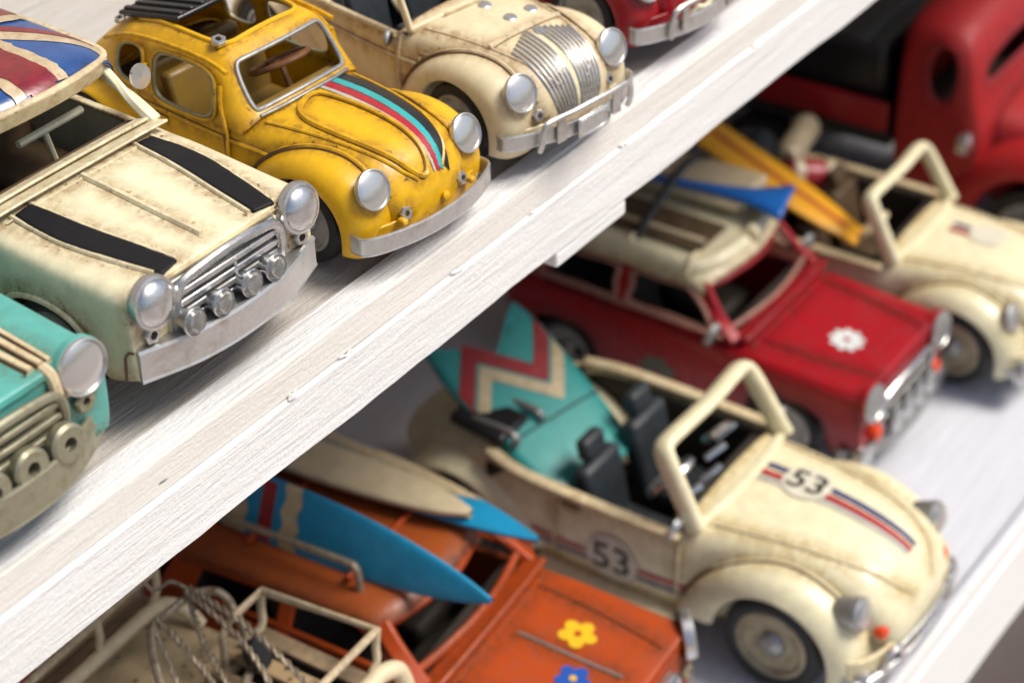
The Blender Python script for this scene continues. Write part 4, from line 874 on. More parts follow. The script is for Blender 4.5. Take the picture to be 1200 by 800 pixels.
# ------------------------------------------------------------------ 7. cream convertible number 53
S = .0668
r = place('toy_car', 'cream convertible toy car numbered 53 with black seats and red headlamp studs', 'toy car', 63.05, 24.89, 1.55, ZL, GLOW)
c53 = r
sh = beetle_shell(); sh.build('body', CREAM_PALE, r, S, .018)
fs = beetle_fenders(r, S, CREAM_PALE, True); front_apron(r, S, CREAM_PALE); fender_bead(r, S, CREAM_PALE, sh, fs, .013); beetle_wheels(r, S, TAN_WHEEL, CHROME_DARK)
convertible_inside(r, S, DARK, SEAT_GREY); screen_frame(r, S, CREAM_PALE, .15, .085)
for s in (-1, 1):
    MB().bar(smooth_path([(s * .675, 1.48, .905), (s * .69, 2.1, .91), (s * .675, 2.7, .92), (s * .60, 3.0, .94)], 6), .09, .04).build('door_rail', CREAM_WARM, r, S, bevel=.012)
    side_line(sh, r, S, CREAM_PALE, [(s, 1.49, .86), (s, 1.49, .6), (s, 1.49, .3)], .014, s, name='door_seam')
    side_line(sh, r, S, CREAM_PALE, [(s, 2.42, .86), (s, 2.42, .6), (s, 2.42, .3)], .014, s, name='door_seam')
    side_line(sh, r, S, TAN_WHEEL, [(s, 2.36, .81), (s, 2.22, .81)], .024, s, name='door_handle')
    D = (-s, 0, 0)
    for z, mt, t in ((.50, RED_STRIPE, .022), (.435, NAVY_STRIPE, .016)):
        sh.ribbon('side_stripe', mt, r, S, [(s, 1.30, z), (s, 1.7, z), (s, 2.2, z), (s, 2.8, z)], t, D, .005, 8, 2)
    ax = ((0, -s * -1 * -1, 0), (0, 0, 1)) if s < 0 else ((0, 1, 0), (0, 0, 1))
    ax = ((0, -1, 0), (0, 0, 1)) if s < 0 else ((0, 1, 0), (0, 0, 1))
    ro = sh.radial('number_roundel', ROUNDEL, r, S, (s, 1.97, .51), .197, D, .009, ax, 4, 40)
    sh.radial('roundel_ring', GREY_STRIPE, ro, S, (s, 1.97, .51), .20, D, .010, ax, 1, 40, .95)
    sh.text('number', '53', BLACK, ro, S, (s, 1.97, .51), .31, ax, D, .014)
    disc_ = MB().lathe([(.09, .14), (.105, .05), (.115, 0), (.11, -.02), (.095, -.03), (.001, -.035)], (s * .55, .265, .745), (0, 1, -.25), 28, False).build('headlight', CHROME_DARK, r, S)
    MB().lathe([(.092, 0), (.085, -.02), (.001, -.04)], (s * .55, .24, .753), (0, 1, -.25), 24, False).build('lamp_lens', DISC, disc_, S)
    MB().lathe([(.04, .03), (.05, 0), (.04, -.04), (.001, -.055)], (s * .44, .165, .565), (s * -.15, 1, -.1), 16, False).build('indicator_stud', ORANGE_LAMP, r, S)
    round_mirror(r, S, (s * .70, 1.50, .98), CHROME, .085, (0, 1, .3))
    MB().lathe([(.11, .03), (.11, -.02), (.09, -.035), (.001, -.03)], (s * .62, .16, .26), (0, 1, 0), 18, False).build('bumper_guard', CHROME, r, S)
    MB().tube(smooth_path([(s * .50, .12, .25), (s * .50, .09, .35), (s * .47, .08, .43), (s * .40, .06, .45), (s * .34, .05, .38), (s * .32, .055, .27)], 5), .028, 8).build('bumper_loop', CHROME, r, S)
MB().tube(smooth_path([(-.72, .26, .30), (-.66, .15, .30), (-.3, .06, .30), (0, .04, .30), (.3, .06, .30), (.66, .15, .30), (.72, .26, .30)], 6), .038, 10).build('bumper', CHROME, r, S)
MB().tube(smooth_path([(-.36, .06, .42), (0, .03, .43), (.36, .06, .42)], 6), .02, 8).build('bumper_rail', CHROME_DARK, r, S)
for s in (-1, 1): sh.trim('bonnet_seam', CREAM_PALE, r, S, [(s * .50, 1.34, 0), (s * .46, 1.05, 0), (s * .41, .72, 0), (s * .35, .42, 0), (s * .26, .19, 0), (s * .14, .095, 0)], .013)
for mt, a, wd in ((GREY_STRIPE, -.005, .022), (RED_STRIPE, .055, .028), (NAVY_STRIPE, .135, .025)):
    sh.ribbon('bonnet_stripe', mt, r, S, [(a * 1.1 + .02, 1.30, 0), (a + .02, 1.0, 0), (a * .95 + .01, .7, 0), (a * .85, .42, 0), (a * .8, .27, 0), (a * .75, .21, 0)], (wd, wd, wd * .85, wd * .7), off=.007, n=12, m=4)
ro = sh.radial('number_roundel', ROUNDEL, r, S, (.11, .985, 0), .165, (0, 0, -1), .012, ((1, 0, 0), (0, 1, 0)), 4, 40)
sh.text('number', '53', BLACK, ro, S, (.11, .985, 0), .27, ((0, -1, 0), (1, 0, 0)), (0, 0, -1), .016)
steering(r, S, (-.28, 1.78, 1.0), .17, mat=CHROME, r2=.03)
for x, y, z, a in ((.10, 1.66, 1.02, .2), (-.32, 1.60, 1.0, -.2), (-.10, 1.58, .99, .8), (.30, 1.70, 1.04, .5)):
    MB().tube([(x - .06, y + .04, z - .05), (x + .08, y - .03, z + .04 * a)], .026, 6).build('dashboard_lever', CHROME, r, S)
MB().lathe([(.11, .02), (.12, 0), (.10, -.03), (.001, -.035)], (.18, 1.70, 1.10), (.2, .8, .6), 20, False).build('rear_view_mirror', CHROME, r, S)
for u in (-.5, -.2): MB().tube(smooth_path([(u, 2.86, .95), (u, 2.84, 1.03), (u, 2.95, 1.06), (u, 3.3, 1.05)], 5), .026, 8).build('hood_hoop', CHROME_DARK, r, S)
MB().box((-.42, 3.12, 1.03), (.34, .44, .08), Matrix.Rotation(.1, 3, 'X')).build('folded_hood', BLACK, r, S, bevel=.03)

# swallow-tailed teal surfboard propped on the rear seat of the convertible
def zig_board(label, L, W, M, S, phase):
    top = MB(); T = .06
    out = []
    for k in range(41):
        t = k / 40; v = L * t; hw = W / 2 * (1 - .16 * (1 - t) ** 2.2) * (1 if t < .7 else 1 - .12 * ((t - .7) / .3) ** 2) * (.35 + .65 * math.sqrt(max(0, 1 - (1 - min(1, t / .10)) ** 2)) if t < .10 else 1)
        out.append((v, hw))
    rows = []
    for v, hw in out:
        rows.append([(hw * q, v + (L * .20 * (1 - abs(q)) * -1 if v > L * .99 else 0), T * .5 * (1 - q ** 4)) for q in np.linspace(-1, 1, 13)])
    notch = []
    for i, row in enumerate(rows):
        v = out[i][0]; notch.append([(x, min(y, L * (1 - .22 * (1 - min(1, abs(x) / (W * .46))))), z) for x, y, z in row])
    b = MB().grid(notch); o = b.build('surfboard', BOARD_TEAL, None, S, solid=.05); tag(o, label, 'surfboard', GB); o.matrix_world = M
    n = 33
    def zz(x): return .135 * L * (abs(((x / W * 1.35 + phase) % 1.0) - .5) * 4 - 1)
    for mt, a, h in ((BOARD_RED, .115, .075), (BOARD_CREAM, .0, .06)):
        b = MB(); rr = []
        for e in (0, 1):
            rr.append([(x, L * .54 + zz(x) + L * a + e * L * h * 1.55, T * .5 * (1 - (x / (W * .5)) ** 4) + .006) for x in np.linspace(-W * .475, W * .475, n)])
        b.grid(rr).build('zigzag_band', mt, o, S, solid=.004, smooth=False)
    MB().tube([(x, L * .36, T * .5 * (1 - (x / (W * .5)) ** 4) + .0) for x in np.linspace(-W * .48, W * .48, 12)], .008, 5).build('board_joint', DARK, o, S)
    return o
p0, p1 = local(r, (-.22, 2.36, .72), S), local(r, (.06, 3.58, 1.32), S)
zig_board('teal swallow-tailed surfboard with red and cream zigzag propped on black seats', 1.45, .92, board_matrix(p0, p1, (-.12, -.35, 1)), S, .25)

# ------------------------------------------------------------------ 8. red mini estate
S = .0687
r = place('toy_car', 'red boxy toy estate car with cream roof and a white flower on the bonnet', 'toy car', 76.56, 33.16, 1.1, ZL, GLOW)
red = r
sh = mini_shell(); sh.build('body', RED, r, S, .02)
mini_inside(r, S, DARK, DARK); mini_pillars(r, S, RED, 1.22, 1.18, True)
rf = mini_roof_shell(1.16, 1.31, 1.20, 3.0); ro = rf.build('roof', CREAM, r, S, .02)
mini_windscreen(r, S, PINKISH, 1.165, 1.22, .019)
MB().bar(smooth_path([(-.60, 1.0, .882), (-.3, .985, .90), (0, .98, .905), (.3, .985, .90), (.60, 1.0, .882)], 5), .14, .035, (0, .3, 1)).build('cowl_panel', RED, r, S, bevel=.012)
P = [(-.54, 2.8, 1.15), (-.55, 2.0, 1.16), (-.54, 1.55, 1.15), (-.525, 1.40, 1.135), (-.44, 1.31, 1.145), (-.25, 1.235, 1.17), (0, 1.19, 1.19), (.25, 1.235, 1.17), (.44, 1.31, 1.145), (.525, 1.40, 1.135), (.54, 1.55, 1.15), (.55, 2.0, 1.16), (.54, 2.8, 1.15)]
MB().bar(smooth_path(P, 6), .035, .05, (0, -.3, 1)).build('roof_gutter', RED, r, S, bevel=.012)
for s in (-1, 1):
    MB().tube(smooth_path([(s * .48, 2.85, 1.26), (s * .50, 2.0, 1.285), (s * .495, 1.55, 1.28), (s * .45, 1.42, 1.275), (s * .30, 1.33, 1.29), (s * .04, 1.29, 1.30)], 6), .068, 10).build('roof_roll', CREAM, r, S)
    for v in (1.46, 1.96, 2.5): MB().tube(smooth_path([(s * .56, v, 1.25), (s * .50, v, 1.36), (s * .38, v, 1.33)], 4), .02, 6).build('roll_strap', CREAM_WARM, r, S)
    MB().bar([(s * .668, 1.10, .90), (s * .66, 1.9, .905), (s * .645, 2.75, .90)], .03, .03).build('window_ledge', PINKISH, r, S, bevel=.008)
    for pts in ([(s * .63, 1.22, .92), (s * .645, 1.55, .92), (s * .645, 1.88, .92), (s * .60, 1.88, 1.03), (s * .56, 1.88, 1.14), (s * .56, 1.65, 1.14), (s * .56, 1.42, 1.135)], [(s * .645, 2.02, .92), (s * .64, 2.3, .92), (s * .635, 2.62, .92), (s * .60, 2.62, 1.03), (s * .56, 2.6, 1.135), (s * .56, 2.3, 1.14), (s * .56, 2.03, 1.14), (s * .60, 2.02, 1.03)]):
        MB().tube(smooth_path(pts, 4, True), .022, 6, True).build('window_trim', PINKISH, r, S)
    disc_lamp(r, S, (s * .53, -.012, .69), .135, (0, -1, .1), CHROME_DARK, RED)
    MB().lathe([(.05, .04), (.065, 0), (.055, -.04), (.001, -.055)], (s * .47, -.02, .40), (0, 1, 0), 16, False).build('indicator_stud', ORANGE_LAMP, r, S)
    for v in (.60, 2.45): wheel(r, S, s * .635, v, .275, .275, .16, CHROME_DARK, CHROME_DARK)
    round_mirror(r, S, (s * .70, 1.16, .93), CHROME_DARK, .09, (0, 1, .3))
    MB().lathe([(.12, .03), (.12, -.03), (.09, -.045), (.001, -.04)], (s * .60, .0, .24), (0, 1, 0), 18, False).build('bumper_guard', CHROME, r, S)
MB().box((-.16, 2.1, 1.322), (.40, 1.25, .02)).build('roof_tray', BROWN_IN, r, S, bevel=.006)
MB().box((-.24, 2.1, 1.338), (.05, 1.2, .016)).build('roof_slat', BOARD_CREAM, r, S, bevel=.005)
petal_flower(sh, r, S, (-.12, .40, 0), .13, FLOWER_WHITE, FLOWER_PINK, 9)
petal_flower(sh, r, S, (-1, 1.62, .40), .165, FLOWER_GREY, FLOWER_PINK, 8, (1, 0, 0), ((0, -1, 0), (0, 0, 1)))
petal_flower(sh, r, S, (-1, 2.42, .42), .13, FLOWER_PINK, FLOWER_YELLOW, 6, (1, 0, 0), ((0, -1, 0), (0, 0, 1)))
for s in (-1, 1): sh.trim('bonnet_seam', RED, r, S, [(s * .45, .90, 0), (s * .44, .6, 0), (s * .40, .3, 0), (s * .36, .06, 0)], .013)
sh.trim('bonnet_seam', RED, r, S, [(-.54, .925, 0), (0, .905, 0), (.54, .925, 0)], .011)
MB().box((0, .005, .50), (.76, .03, .26)).build('grille_back', DARK, r, S, bevel=.01)
MB().tube(smooth_path([(-.40, -.01, .39), (-.40, -.03, .56), (-.33, -.035, .65), (0, -.055, .69), (.33, -.035, .65), (.40, -.03, .56), (.40, -.01, .39)], 6), .024, 8).build('grille_surround', CHROME, r, S)
for w in (.45, .54): MB().bar(smooth_path([(-.36, -.02, w), (0, -.045, w + .015), (.36, -.02, w)], 6), .03, .028).build('grille_bar', CHROME_DARK, r, S, bevel=.006)
for u in (-.27, -.09, .09, .27): MB().lathe([(.03, .10), (.08, .03), (.09, 0), (.07, -.015), (.001, -.02)], (u, -.10, .42), (0, 1, -.1), 18, False).build('fog_lamp', CHROME, r, S)
plate_bumper(r, S, CHROME_DARK, .26, .10, .66, .0, .10, .10)
# things on the red car's roof
b = MB()
bag = thing('luggage_roll', 'tan bundle tied on the roof of the red estate toy car', 'luggage', local(r, (.14, 2.15, 1.36), S), math.radians(4))
MB().box((.24, 0, .05), (.52, 1.4, .09)).build('bundle', BOARD_CREAM, bag, S, bevel=.06)
MB().box((.22, .25, .12), (.36, .8, .07)).build('bundle', BOARD_CREAM, bag, S, bevel=.05)
for v in (-.18, .22): MB().tube(smooth_path([(-.62, v, -.05), (-.52, v, .03), (-.2, v, .13), (.05, v, .19), (.3, v, .19), (.48, v, .12), (.50, v, .0)], 5), .035, 6).build('strap', BLACK, bag, S)
pd = thing('paddle', 'blue flared paddle lying across the red toy car roof', 'paddle', local(r, (.36, 1.16, 1.47), S), 0)
q0, q1 = Vector((.36, 1.16, 1.40)), Vector((.02, 2.35, 1.44)); y = (q1 - q0).normalized(); x = y.cross(Vector((0, 0, 1))).normalized(); z = x.cross(y)
rows = []
for t, hw in ((0, .235), (.03, .235), (.14, .17), (.28, .105), (.45, .07), (.7, .05), (1.0, .04), (1.25, .035)):
    c = q0 + y * t - q0; rows.append([tuple(c + x * hw * k + z * .022 * (1 - k * k)) for k in (-1, -.5, 0, .5, 1)])
MB().grid(rows).build('blade', PADDLE_BLUE, pd, S, solid=.03)

# ------------------------------------------------------------------ 9. second cream convertible
S = .0605
r = place('toy_car', 'plain pale cream convertible toy car far right beside the red estate', 'toy car', 87.0, 28.8, 2.0, ZL, GLOW)
crm2 = r
sh = beetle_shell(); sh.build('body', CREAM_PALE, r, S, .018); fs = beetle_fenders(r, S, CREAM_PALE, True); front_apron(r, S, CREAM_PALE); fender_bead(r, S, CREAM_PALE, sh, fs, .013); beetle_wheels(r, S, TAN_WHEEL, CHROME_DARK)
convertible_inside(r, S, DARK, BROWN_IN); screen_frame(r, S, CREAM_PALE, .14, .085)
for s in (-1, 1):
    MB().bar(smooth_path([(s * .675, 1.48, .905), (s * .69, 2.1, .91), (s * .675, 2.7, .92), (s * .60, 3.0, .94)], 6), .09, .04).build('door_rail', CREAM_WARM, r, S, bevel=.012)
    disc_lamp(r, S, (s * .545, .34, .72), .125, (s * .05, -1, .42), CHROME)
    MB().lathe([(.13, .03), (.13, -.03), (.09, -.045), (.001, -.04)], (s * .62, .16, .28), (0, 1, 0), 18, False).build('bumper_guard', CHROME, r, S)
    sh.trim('bonnet_seam', CREAM_PALE, r, S, [(s * .50, 1.34, 0), (s * .46, 1.05, 0), (s * .41, .72, 0), (s * .35, .42, 0), (s * .26, .19, 0), (s * .14, .095, 0)], .013)
for mt, a, wd in ((RED_STRIPE, .02, .03), (NAVY_STRIPE, .12, .03)):
    sh.ribbon('bonnet_stripe', mt, r, S, [(a, 1.18, 0), (a, 1.05, 0), (a, .92, 0)], (wd, wd), off=.007, n=12, m=4)
sh.radial('number_roundel', ROUNDEL, r, S, (.10, .86, 0), .16, (0, 0, -1), .012, ((1, 0, 0), (0, 1, 0)), 4, 40)
MB().tube(smooth_path([(-.72, .26, .30), (-.66, .15, .30), (-.3, .06, .30), (0, .04, .30), (.3, .06, .30), (.66, .15, .30), (.72, .26, .30)], 6), .038, 10).build('bumper', CHROME, r, S)
steering(r, S, (-.28, 1.78, 1.0), .17, mat=CREAM_WARM, r2=.03)
MB().box((0, 2.85, .80), (1.16, .16, .40), Matrix.Rotation(-.2, 3, 'X')).build('rear_seat', BROWN_IN, r, S, bevel=.05)
bd = Board(1.75, .46, .085, .35, .9, .02, .55)
o = bd.place('surfboard', BOARD_ORANGE, 'yellow-orange surfboard slanting down into the far cream convertible', GB, S, board_matrix(local(r, (-.42, 1.80, .93), S), local(r, (-.40, 3.30, 1.52), S)))
bd.sh.ribbon('painted_stripe', ORANGE, o, S, [(0, .15, 0), (0, .8, 0), (0, 1.6, 0)], .028, off=.004, n=10, m=2)
for nm, lab, pos, rad, ln, mt, mt2, az in (('rolled_bag', 'small red rolled bag with cream straps in the far cream convertible', (.26, 2.62, 1.0), .14, .26, BOARD_CREAM, BOARD_RED, (.7, -.6, -.2)),
                              ('rolled_bag', 'cream rolled bundle at the back of the far cream convertible', (.66, 2.95, 1.06), .12, .36, BOARD_CREAM, BOARD_CREAM, (.9, .2, 0)),
                              ('rolled_bag', 'dull grey bundle behind the red rolled bag', (.20, 3.12, 1.05), .15, .34, SEAT_GREY, SEAT_GREY, (.8, .4, 0))):
    t = thing(nm, lab, 'luggage', local(r, pos, S), 0, 'luggage in the far cream convertible'); A = Vector(az).normalized()
    MB().lathe([(.001, -ln), (rad * .7, -ln * .98), (rad, -ln * .85), (rad * 1.03, 0), (rad, ln * .85), (rad * .7, ln * .98), (.001, ln)], (0, 0, 0), A, 18, False).build('roll', mt2, t, S)
    for e in (-.6, .6):
        MB().lathe([(rad * 1.02, -.05), (rad * 1.12, -.04), (rad * 1.12, .04), (rad * 1.02, .05)], A * ln * e, A, 18, False).build('strap', mt, t, S)

# ------------------------------------------------------------------ 10. red toy truck in the far corner
S = .080
r = place('toy_truck', 'red toy truck with black load in the blurred far corner', 'toy truck', 100, 29.5, 2, ZL, GLOW)
cab = Shell([(1.00, [(.66, .45), (.70, .62), (.72, .86), (.68, .95), (.55, 1.0), (0, 1.03)]),
             (1.06, [(.70, .42), (.745, .62), (.755, .90), (.71, 1.05), (.58, 1.12), (0, 1.15)]),
             (1.09, [(.71, .42), (.75, .63), (.755, .95), (.71, 1.16), (.58, 1.26), (0, 1.29)]), (1.125, [(.715, .42), (.752, .66), (.755, 1.03), (.705, 1.31), (.58, 1.41), (0, 1.45)]),
             (1.16, [(.72, .42), (.755, .70), (.755, 1.12), (.70, 1.46), (.58, 1.56), (0, 1.60)]),
             (1.24, [(.72, .42), (.755, .70), (.755, 1.15), (.71, 1.55), (.60, 1.68), (0, 1.72)]),
             (1.46, [(.72, .42), (.755, .70), (.755, 1.15), (.71, 1.57), (.60, 1.71), (0, 1.76)]),
             (1.62, [(.72, .42), (.755, .70), (.755, 1.15), (.71, 1.55), (.60, 1.69), (0, 1.73)]),
             (1.72, [(.70, .42), (.74, .70), (.74, 1.12), (.69, 1.48), (.57, 1.60), (0, 1.63)])], {(5, 2), (2, 4)}, True, True, 2)
cab.build('cab', RED_SHADED, r, S, .03)
MB().box((0, 1.45, .72), (1.3, .42, .5)).build('cab_floor', DARK, r, S, bevel=.02)
hood = Shell([(.10, [(.34, .42), (.40, .52), (.41, .74), (.36, .86), (.22, .90), (0, .92)]), (.16, [(.38, .38), (.44, .52), (.45, .78), (.40, .91), (.25, .96), (0, .98)]), (.55, [(.42, .38), (.47, .52), (.48, .82), (.44, .96), (.28, 1.01), (0, 1.03)]), (1.05, [(.52, .38), (.58, .52), (.58, .86), (.52, 1.02), (.34, 1.07), (0, 1.09)])], (), True, False, 2)
hood.build('bonnet', RED_SHADED, r, S, .02)
for sd in (-1, 1):
    f = fender_shell(sd, .62, .32, True); f.V = [Vector((q.x * 1.06, q.y, q.z * 1.05)) for q in f.V]; f.build('front_fender', RED_SHADED, r, S, .02)
    wheel(r, S, sd * .76, .62, .33, .33, .2); wheel(r, S, sd * .76, 2.7, .33, .33, .2)
    MB().box((sd * .72, 2.65, .92), (.06, 1.85, .22)).build('bed_side', RED, r, S, bevel=.02)
    MB().lathe([(.03, .04), (.075, .02), (.08, -.04), (.05, -.06), (.001, -.065)], (sd * .84, 1.12, .95), (0, 1, 0), 16, False).build('door_mirror', CHROME, r, S)
    disc_lamp(r, S, (sd * .52, .10, .72), .12, (0, -1, .1), CHROME, RED_SHADED)
MB().box((0, 2.65, .74), (1.44, 1.9, .10)).build('truck_bed', DARK, r, S, bevel=.02)
MB().box((0, .02, .36), (1.5, .06, .14)).build('bumper', CHROME_DARK, r, S, bevel=.02)
MB().tube(smooth_path([(-.35, 1.10, 1.14), (0, 1.08, 1.16), (.35, 1.10, 1.14)], 4), .02, 6).build('windscreen_wiper', DARK, r, S)
t = thing('crate', 'black blurred load on the bed of the red toy truck', 'crate', local(r, (-.05, 2.5, .80), S), math.radians(2))
MB().box((0, 0, .30), (1.2, 1.4, .60)).build('crate_body', BLACK, t, S, bevel=.05)
for v in (-.5, 0, .5): MB().box((0, v, .61), (1.24, .09, .03)).build('crate_band', SEAT_GREY, t, S, bevel=.01)
t = thing('toy_car', 'pale toy car roof glimpsed past the red truck load', 'toy car', local(r, (1.35, 3.0, .0), S), math.radians(2), GLOW)
m_ = mini_shell(); m_.build('body', CREAM, t, .08, .02); mini_roof_shell().build('roof', CREAM, t, .08, .02); mini_pillars(t, .08, CREAM)
t = thing('toy_car', 'bright blue toy car at the extreme top right corner', 'toy car', local(r, (1.75, .35, 0), S), math.radians(2), GLOW)
m_ = mini_shell(); m_.build('body', PADDLE_BLUE, t, .08, .02); mini_roof_shell().build('roof', PADDLE_BLUE, t, .08, .02); mini_pillars(t, .08, PADDLE_BLUE)
for tt in (t,):
    for s in (-1, 1):
        for v in (.60, 2.45): wheel(tt, .08, s * .635, v, .275, .275, .16)

# ------------------------------------------------------------------ 11. rusty cream van with roof racks, lower left
S = .070
r = place('toy_van', 'rusty cream toy van with wire-bound roof racks at the bottom left', 'toy van', 37.2, 26.5, 3.0, ZL, GLOW)
van = Shell([(.55, [(.58, .25), (.64, .45), (.66, .80), (.62, .95), (.5, 1.0), (0, 1.02)]), (.62, [(.62, .25), (.68, .45), (.70, .85), (.66, 1.0), (.52, 1.06), (0, 1.08)]),
             (.95, [(.64, .25), (.70, .45), (.72, .85), (.66, 1.22), (.54, 1.34), (0, 1.37)]), (1.1, [(.64, .25), (.70, .45), (.72, .88), (.66, 1.28), (.55, 1.385), (0, 1.41)]),
             (1.55, [(.64, .25), (.70, .45), (.72, .88), (.66, 1.28), (.55, 1.39), (0, 1.42)]), (1.75, [(.64, .25), (.70, .45), (.72, .88), (.66, 1.28), (.55, 1.39), (0, 1.42)]), (2.2, [(.64, .25), (.70, .45), (.72, .88), (.66, 1.28), (.55, 1.39), (0, 1.42)]),
             (2.4, [(.64, .25), (.70, .45), (.72, .88), (.66, 1.28), (.55, 1.39), (0, 1.42)]), (3.2, [(.64, .25), (.70, .45), (.72, .88), (.66, 1.28), (.55, 1.39), (0, 1.42)]), (3.5, [(.6, .25), (.66, .45), (.68, .88), (.62, 1.2), (.5, 1.30), (0, 1.33)]), (3.55, [(.56, .28), (.62, .45), (.64, .88), (.58, 1.1), (.46, 1.2), (0, 1.23)])],
            {(1, 3), (1, 4), (4, 2), (6, 2)}, True, True, 2)
van.build('body', VAN_CREAM, r, S, .02)
MB().box((0, 2.0, .5), (1.25, 2.7, .4)).build('cabin_floor', DARK, r, S, bevel=.02)
for s in (-1, 1):
    for v in (.95, 2.85): wheel(r, S, s * .66, v, .29, .29, .16)
    disc_lamp(r, S, (s * .45, .53, .66), .10, (0, -1, 0), CHROME)
MB().bar(smooth_path([(-.68, .60, .32), (-.4, .50, .32), (0, .47, .32), (.4, .50, .32), (.68, .60, .32)], 4), .03, .12).build('bumper', CHROME_DARK, r, S, bevel=.008)
# front rack
FW = 1.75
rk = [(.70, 1.50, FW), (.63, 2.20, FW), (-.62, 2.20, FW), (-.64, 1.50, FW)]
MB().tube([(.30, 2.21, 1.47), (.30, 2.20, FW - .06), (.36, 2.20, FW), (.63, 2.20, FW), (.70, 1.50, FW), (-.64, 1.50, FW), (-.62, 2.20, FW)], .024, 8).build('rack_rail', RACK_CREAM, r, S)
for (x, y, z) in rk: MB().tube(smooth_path([(x, y, z), (x * .99, y + .01, z - .12), (x * .97, y, z - .20), (x * .90, y, z - .25)], 4), .022, 8).build('rack_post', RACK_CREAM, r, S)
MB().box((0, 1.86, 1.435), (1.2, .74, .012)).build('rack_tray', DARK, r, S)
for k in range(7):
    u = -.56 + .187 * k
    MB().box((u, 1.84, 1.50 + .008 * (k % 3)), (.105, .76, .03), Matrix.Rotation(.01 * (k % 3 - 1), 3, 'Z')).build('rack_slat', (WOOD_BROWN, OLD_SLAT)[k % 2], r, S, bevel=.006)
for v in (1.52, 2.17): MB().box((0, v, 1.46), (1.24, .05, .03)).build('rack_batten', RACK_CREAM, r, S, bevel=.006)
MB().tube(smooth_path([(.74, 1.36, 1.36), (.72, 1.40, 1.50), (.60, 1.43, 1.54), (.45, 1.43, 1.54), (-.45, 1.43, 1.54)], 6), .05, 10).build('front_tube', RACK_CREAM, r, S)
# rear rack
rk = [(.47, 2.80, FW), (.44, 3.42, FW), (-.62, 3.42, FW), (-.60, 2.78, FW)]
MB().tube(rk, .024, 8, True).build('rack_rail', RACK_CREAM, r, S)
for (x, y, z) in rk + [(0, 2.79, FW)]: MB().tube(smooth_path([(x, y, z), (x * .99 + .01, y + .01, z - .12), (x * .97, y + .02, z - .20), (x * .90, y + .03, z - .25)], 4), .022, 8).build('rack_post', RACK_CREAM, r, S)
for k in range(7): MB().box((-.06, 2.90 + .085 * k, 1.49), (1.08, .06, .03)).build('rack_slat', (WOOD_BROWN, OLD_SLAT)[k % 2], r, S, bevel=.006)
MB().tube(smooth_path([(-.66, 2.80, 1.50), (0, 2.80, 1.51), (.40, 2.80, 1.51), (.50, 2.75, 1.50), (.54, 2.66, 1.45), (.55, 2.60, 1.38)], 6), .042, 10).build('rear_tube', RACK_CREAM, r, S)
t = thing('bundle', 'small red bundle under the rails of the rear van rack', 'luggage', local(r, (-.30, 3.05, 1.53), S), 0)
MB().lathe([(.001, -.30), (.10, -.28), (.13, -.2), (.13, .2), (.10, .28), (.001, .30)], (0, 0, .10), (1, .1, 0), 16, False).build('roll', RED_SHADED, t, S)
MB().lathe([(.132, -.05), (.14, -.04), (.14, .04), (.132, .05)], (0, 0, .10), (1, .1, 0), 16, False).build('strap', BOARD_CREAM, t, S)
# bent rod frame lashed with twisted wire
h = thing('wire_frame', 'bent grey rod frame lashed with twisted rusty wire on the van roof', 'wire frame', local(r, (.15, 2.3, 1.43), S), math.radians(3))
def hp(u, v, w): return (u - .15, v - 2.3, w - 1.43)
MB().tube(smooth_path([hp(-.22, 2.10, 1.50), hp(-.10, 2.30, 1.72), hp(.06, 2.46, 1.80), hp(.20, 2.47, 1.80), hp(.38, 2.44, 1.81), hp(.47, 2.33, 1.79), hp(.45, 2.20, 1.65), hp(.40, 2.10, 1.48)], 6), .023, 8).build('rod', RUST, h, S)
MB().tube(smooth_path([hp(.40, 2.10, 1.48), hp(.20, 2.0, 1.52), hp(-.05, 1.92, 1.50)], 4), .026, 8).build('rod', RUST, h, S)
def twist(a, b, c, n=44, r=.011, turns=9):
    P = smooth_path([a, c, b], n // 2); outp = []
    for ph in (0, PI):
        q = []
        for i, p in enumerate(P):
            k = turns * 2 * PI * i / len(P) + ph; q.append(p + Vector((math.cos(k) * r * 1.1, math.sin(k) * .35 * r, math.sin(k) * r * 1.1)))
        outp.append(q)
    m = MB(); m.tube(outp[0], r, 5); m.tube(outp[1], r, 5); return m
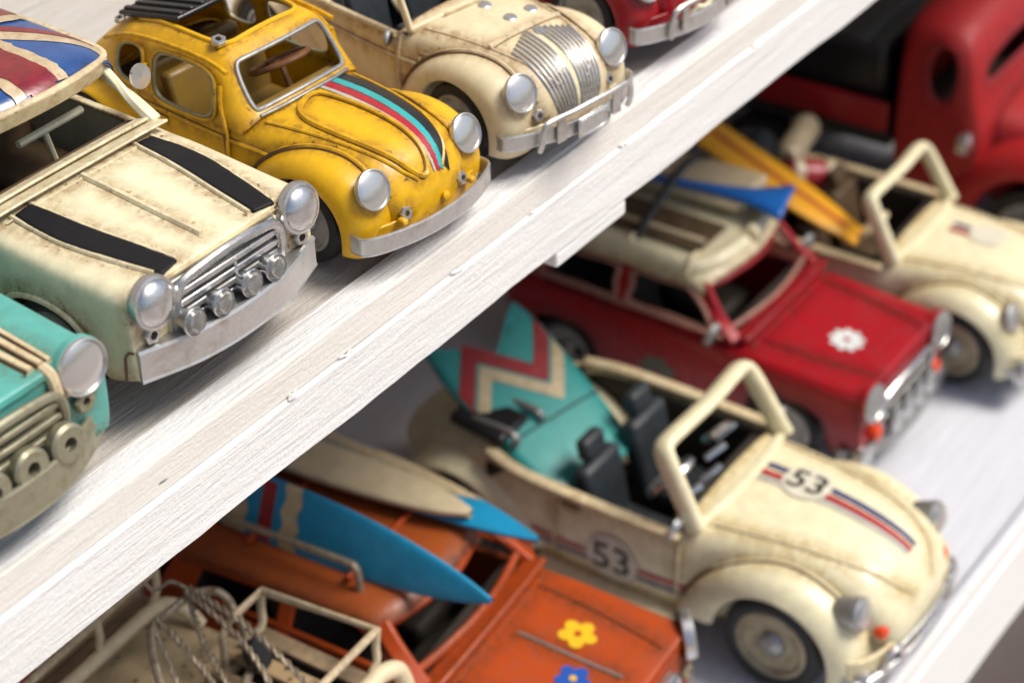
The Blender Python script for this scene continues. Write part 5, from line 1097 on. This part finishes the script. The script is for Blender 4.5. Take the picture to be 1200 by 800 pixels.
for a, b, c in ((hp(.34, 2.46, 1.86), hp(.05, 1.55, 1.56), hp(.26, 2.0, 1.74)), (hp(.12, 2.47, 1.83), hp(-.02, 1.85, 1.52), hp(.06, 2.15, 1.70)), (hp(.10, 2.48, 1.82), hp(-.18, 2.0, 1.48), hp(-.03, 2.25, 1.64)),
                (hp(.35, 2.46, 1.84), hp(.12, 2.0, 1.52), hp(.24, 2.28, 1.66)), (hp(.36, 2.45, 1.86), hp(.30, 1.60, 1.58), hp(.36, 2.05, 1.76))):
    twist(a, b, c).build('twisted_wire', RUST, h, S)
MB().tube(smooth_path([hp(.35, 2.46, 1.86), hp(.30, 2.52, 1.92), hp(.22, 2.56, 1.90), hp(.20, 2.60, 1.95)], 4), .010, 5).build('wire_end', RUST, h, S)
t = MB().lathe([(.05, -.03), (.085, -.03), (.09, 0), (.085, .03), (.001, .032)], (0, 0, 0), (.3, -.8, .5), 20, False).build('spare_wheel', BLACK, None, S)
t.location = local(r, (.36, 2.03, 1.60), S); tag(t, 'tiny black spare wheel behind the twisted wires on the van rack', 'wheel')

# ------------------------------------------------------------------ brown antique wash pooled along the seams, beads and panel edges (a vertex attribute)
for par, o, S_ in SHELLS:
    pts = SEAMS.get(par.name)
    if not pts: continue
    Q = np.array(pts, dtype=np.float32); me = o.data; V = np.empty(len(me.vertices) * 3, np.float32); me.vertices.foreach_get('co', V); V = V.reshape(-1, 3) / S_
    d = np.full(len(V), 9.0, np.float32)
    for k in range(0, len(V), 4000):
        v = V[k:k + 4000]; d2 = (v * v).sum(1)[:, None] + (Q * Q).sum(1)[None] - 2 * v @ Q.T; d[k:k + 4000] = np.sqrt(np.maximum(d2.min(1), 0))
    w = np.clip(1 - d / .13, 0, 1) ** 1.1
    at = me.attributes.new('wash', 'FLOAT', 'POINT'); at.data.foreach_set('value', w.astype(np.float32))
for o in list(C.objects):
    if o.type == 'MESH' and o.parent is not None and any(k in o.name for k in ('bead', 'seam', 'trim', 'crease', 'edge', 'band', 'gutter', 'sill', 'cowl', 'rail', 'apron', 'bumper')):
        if 'wash' not in o.data.attributes:
            at = o.data.attributes.new('wash', 'FLOAT', 'POINT'); at.data.foreach_set('value', np.full(len(o.data.vertices), .5, np.float32))
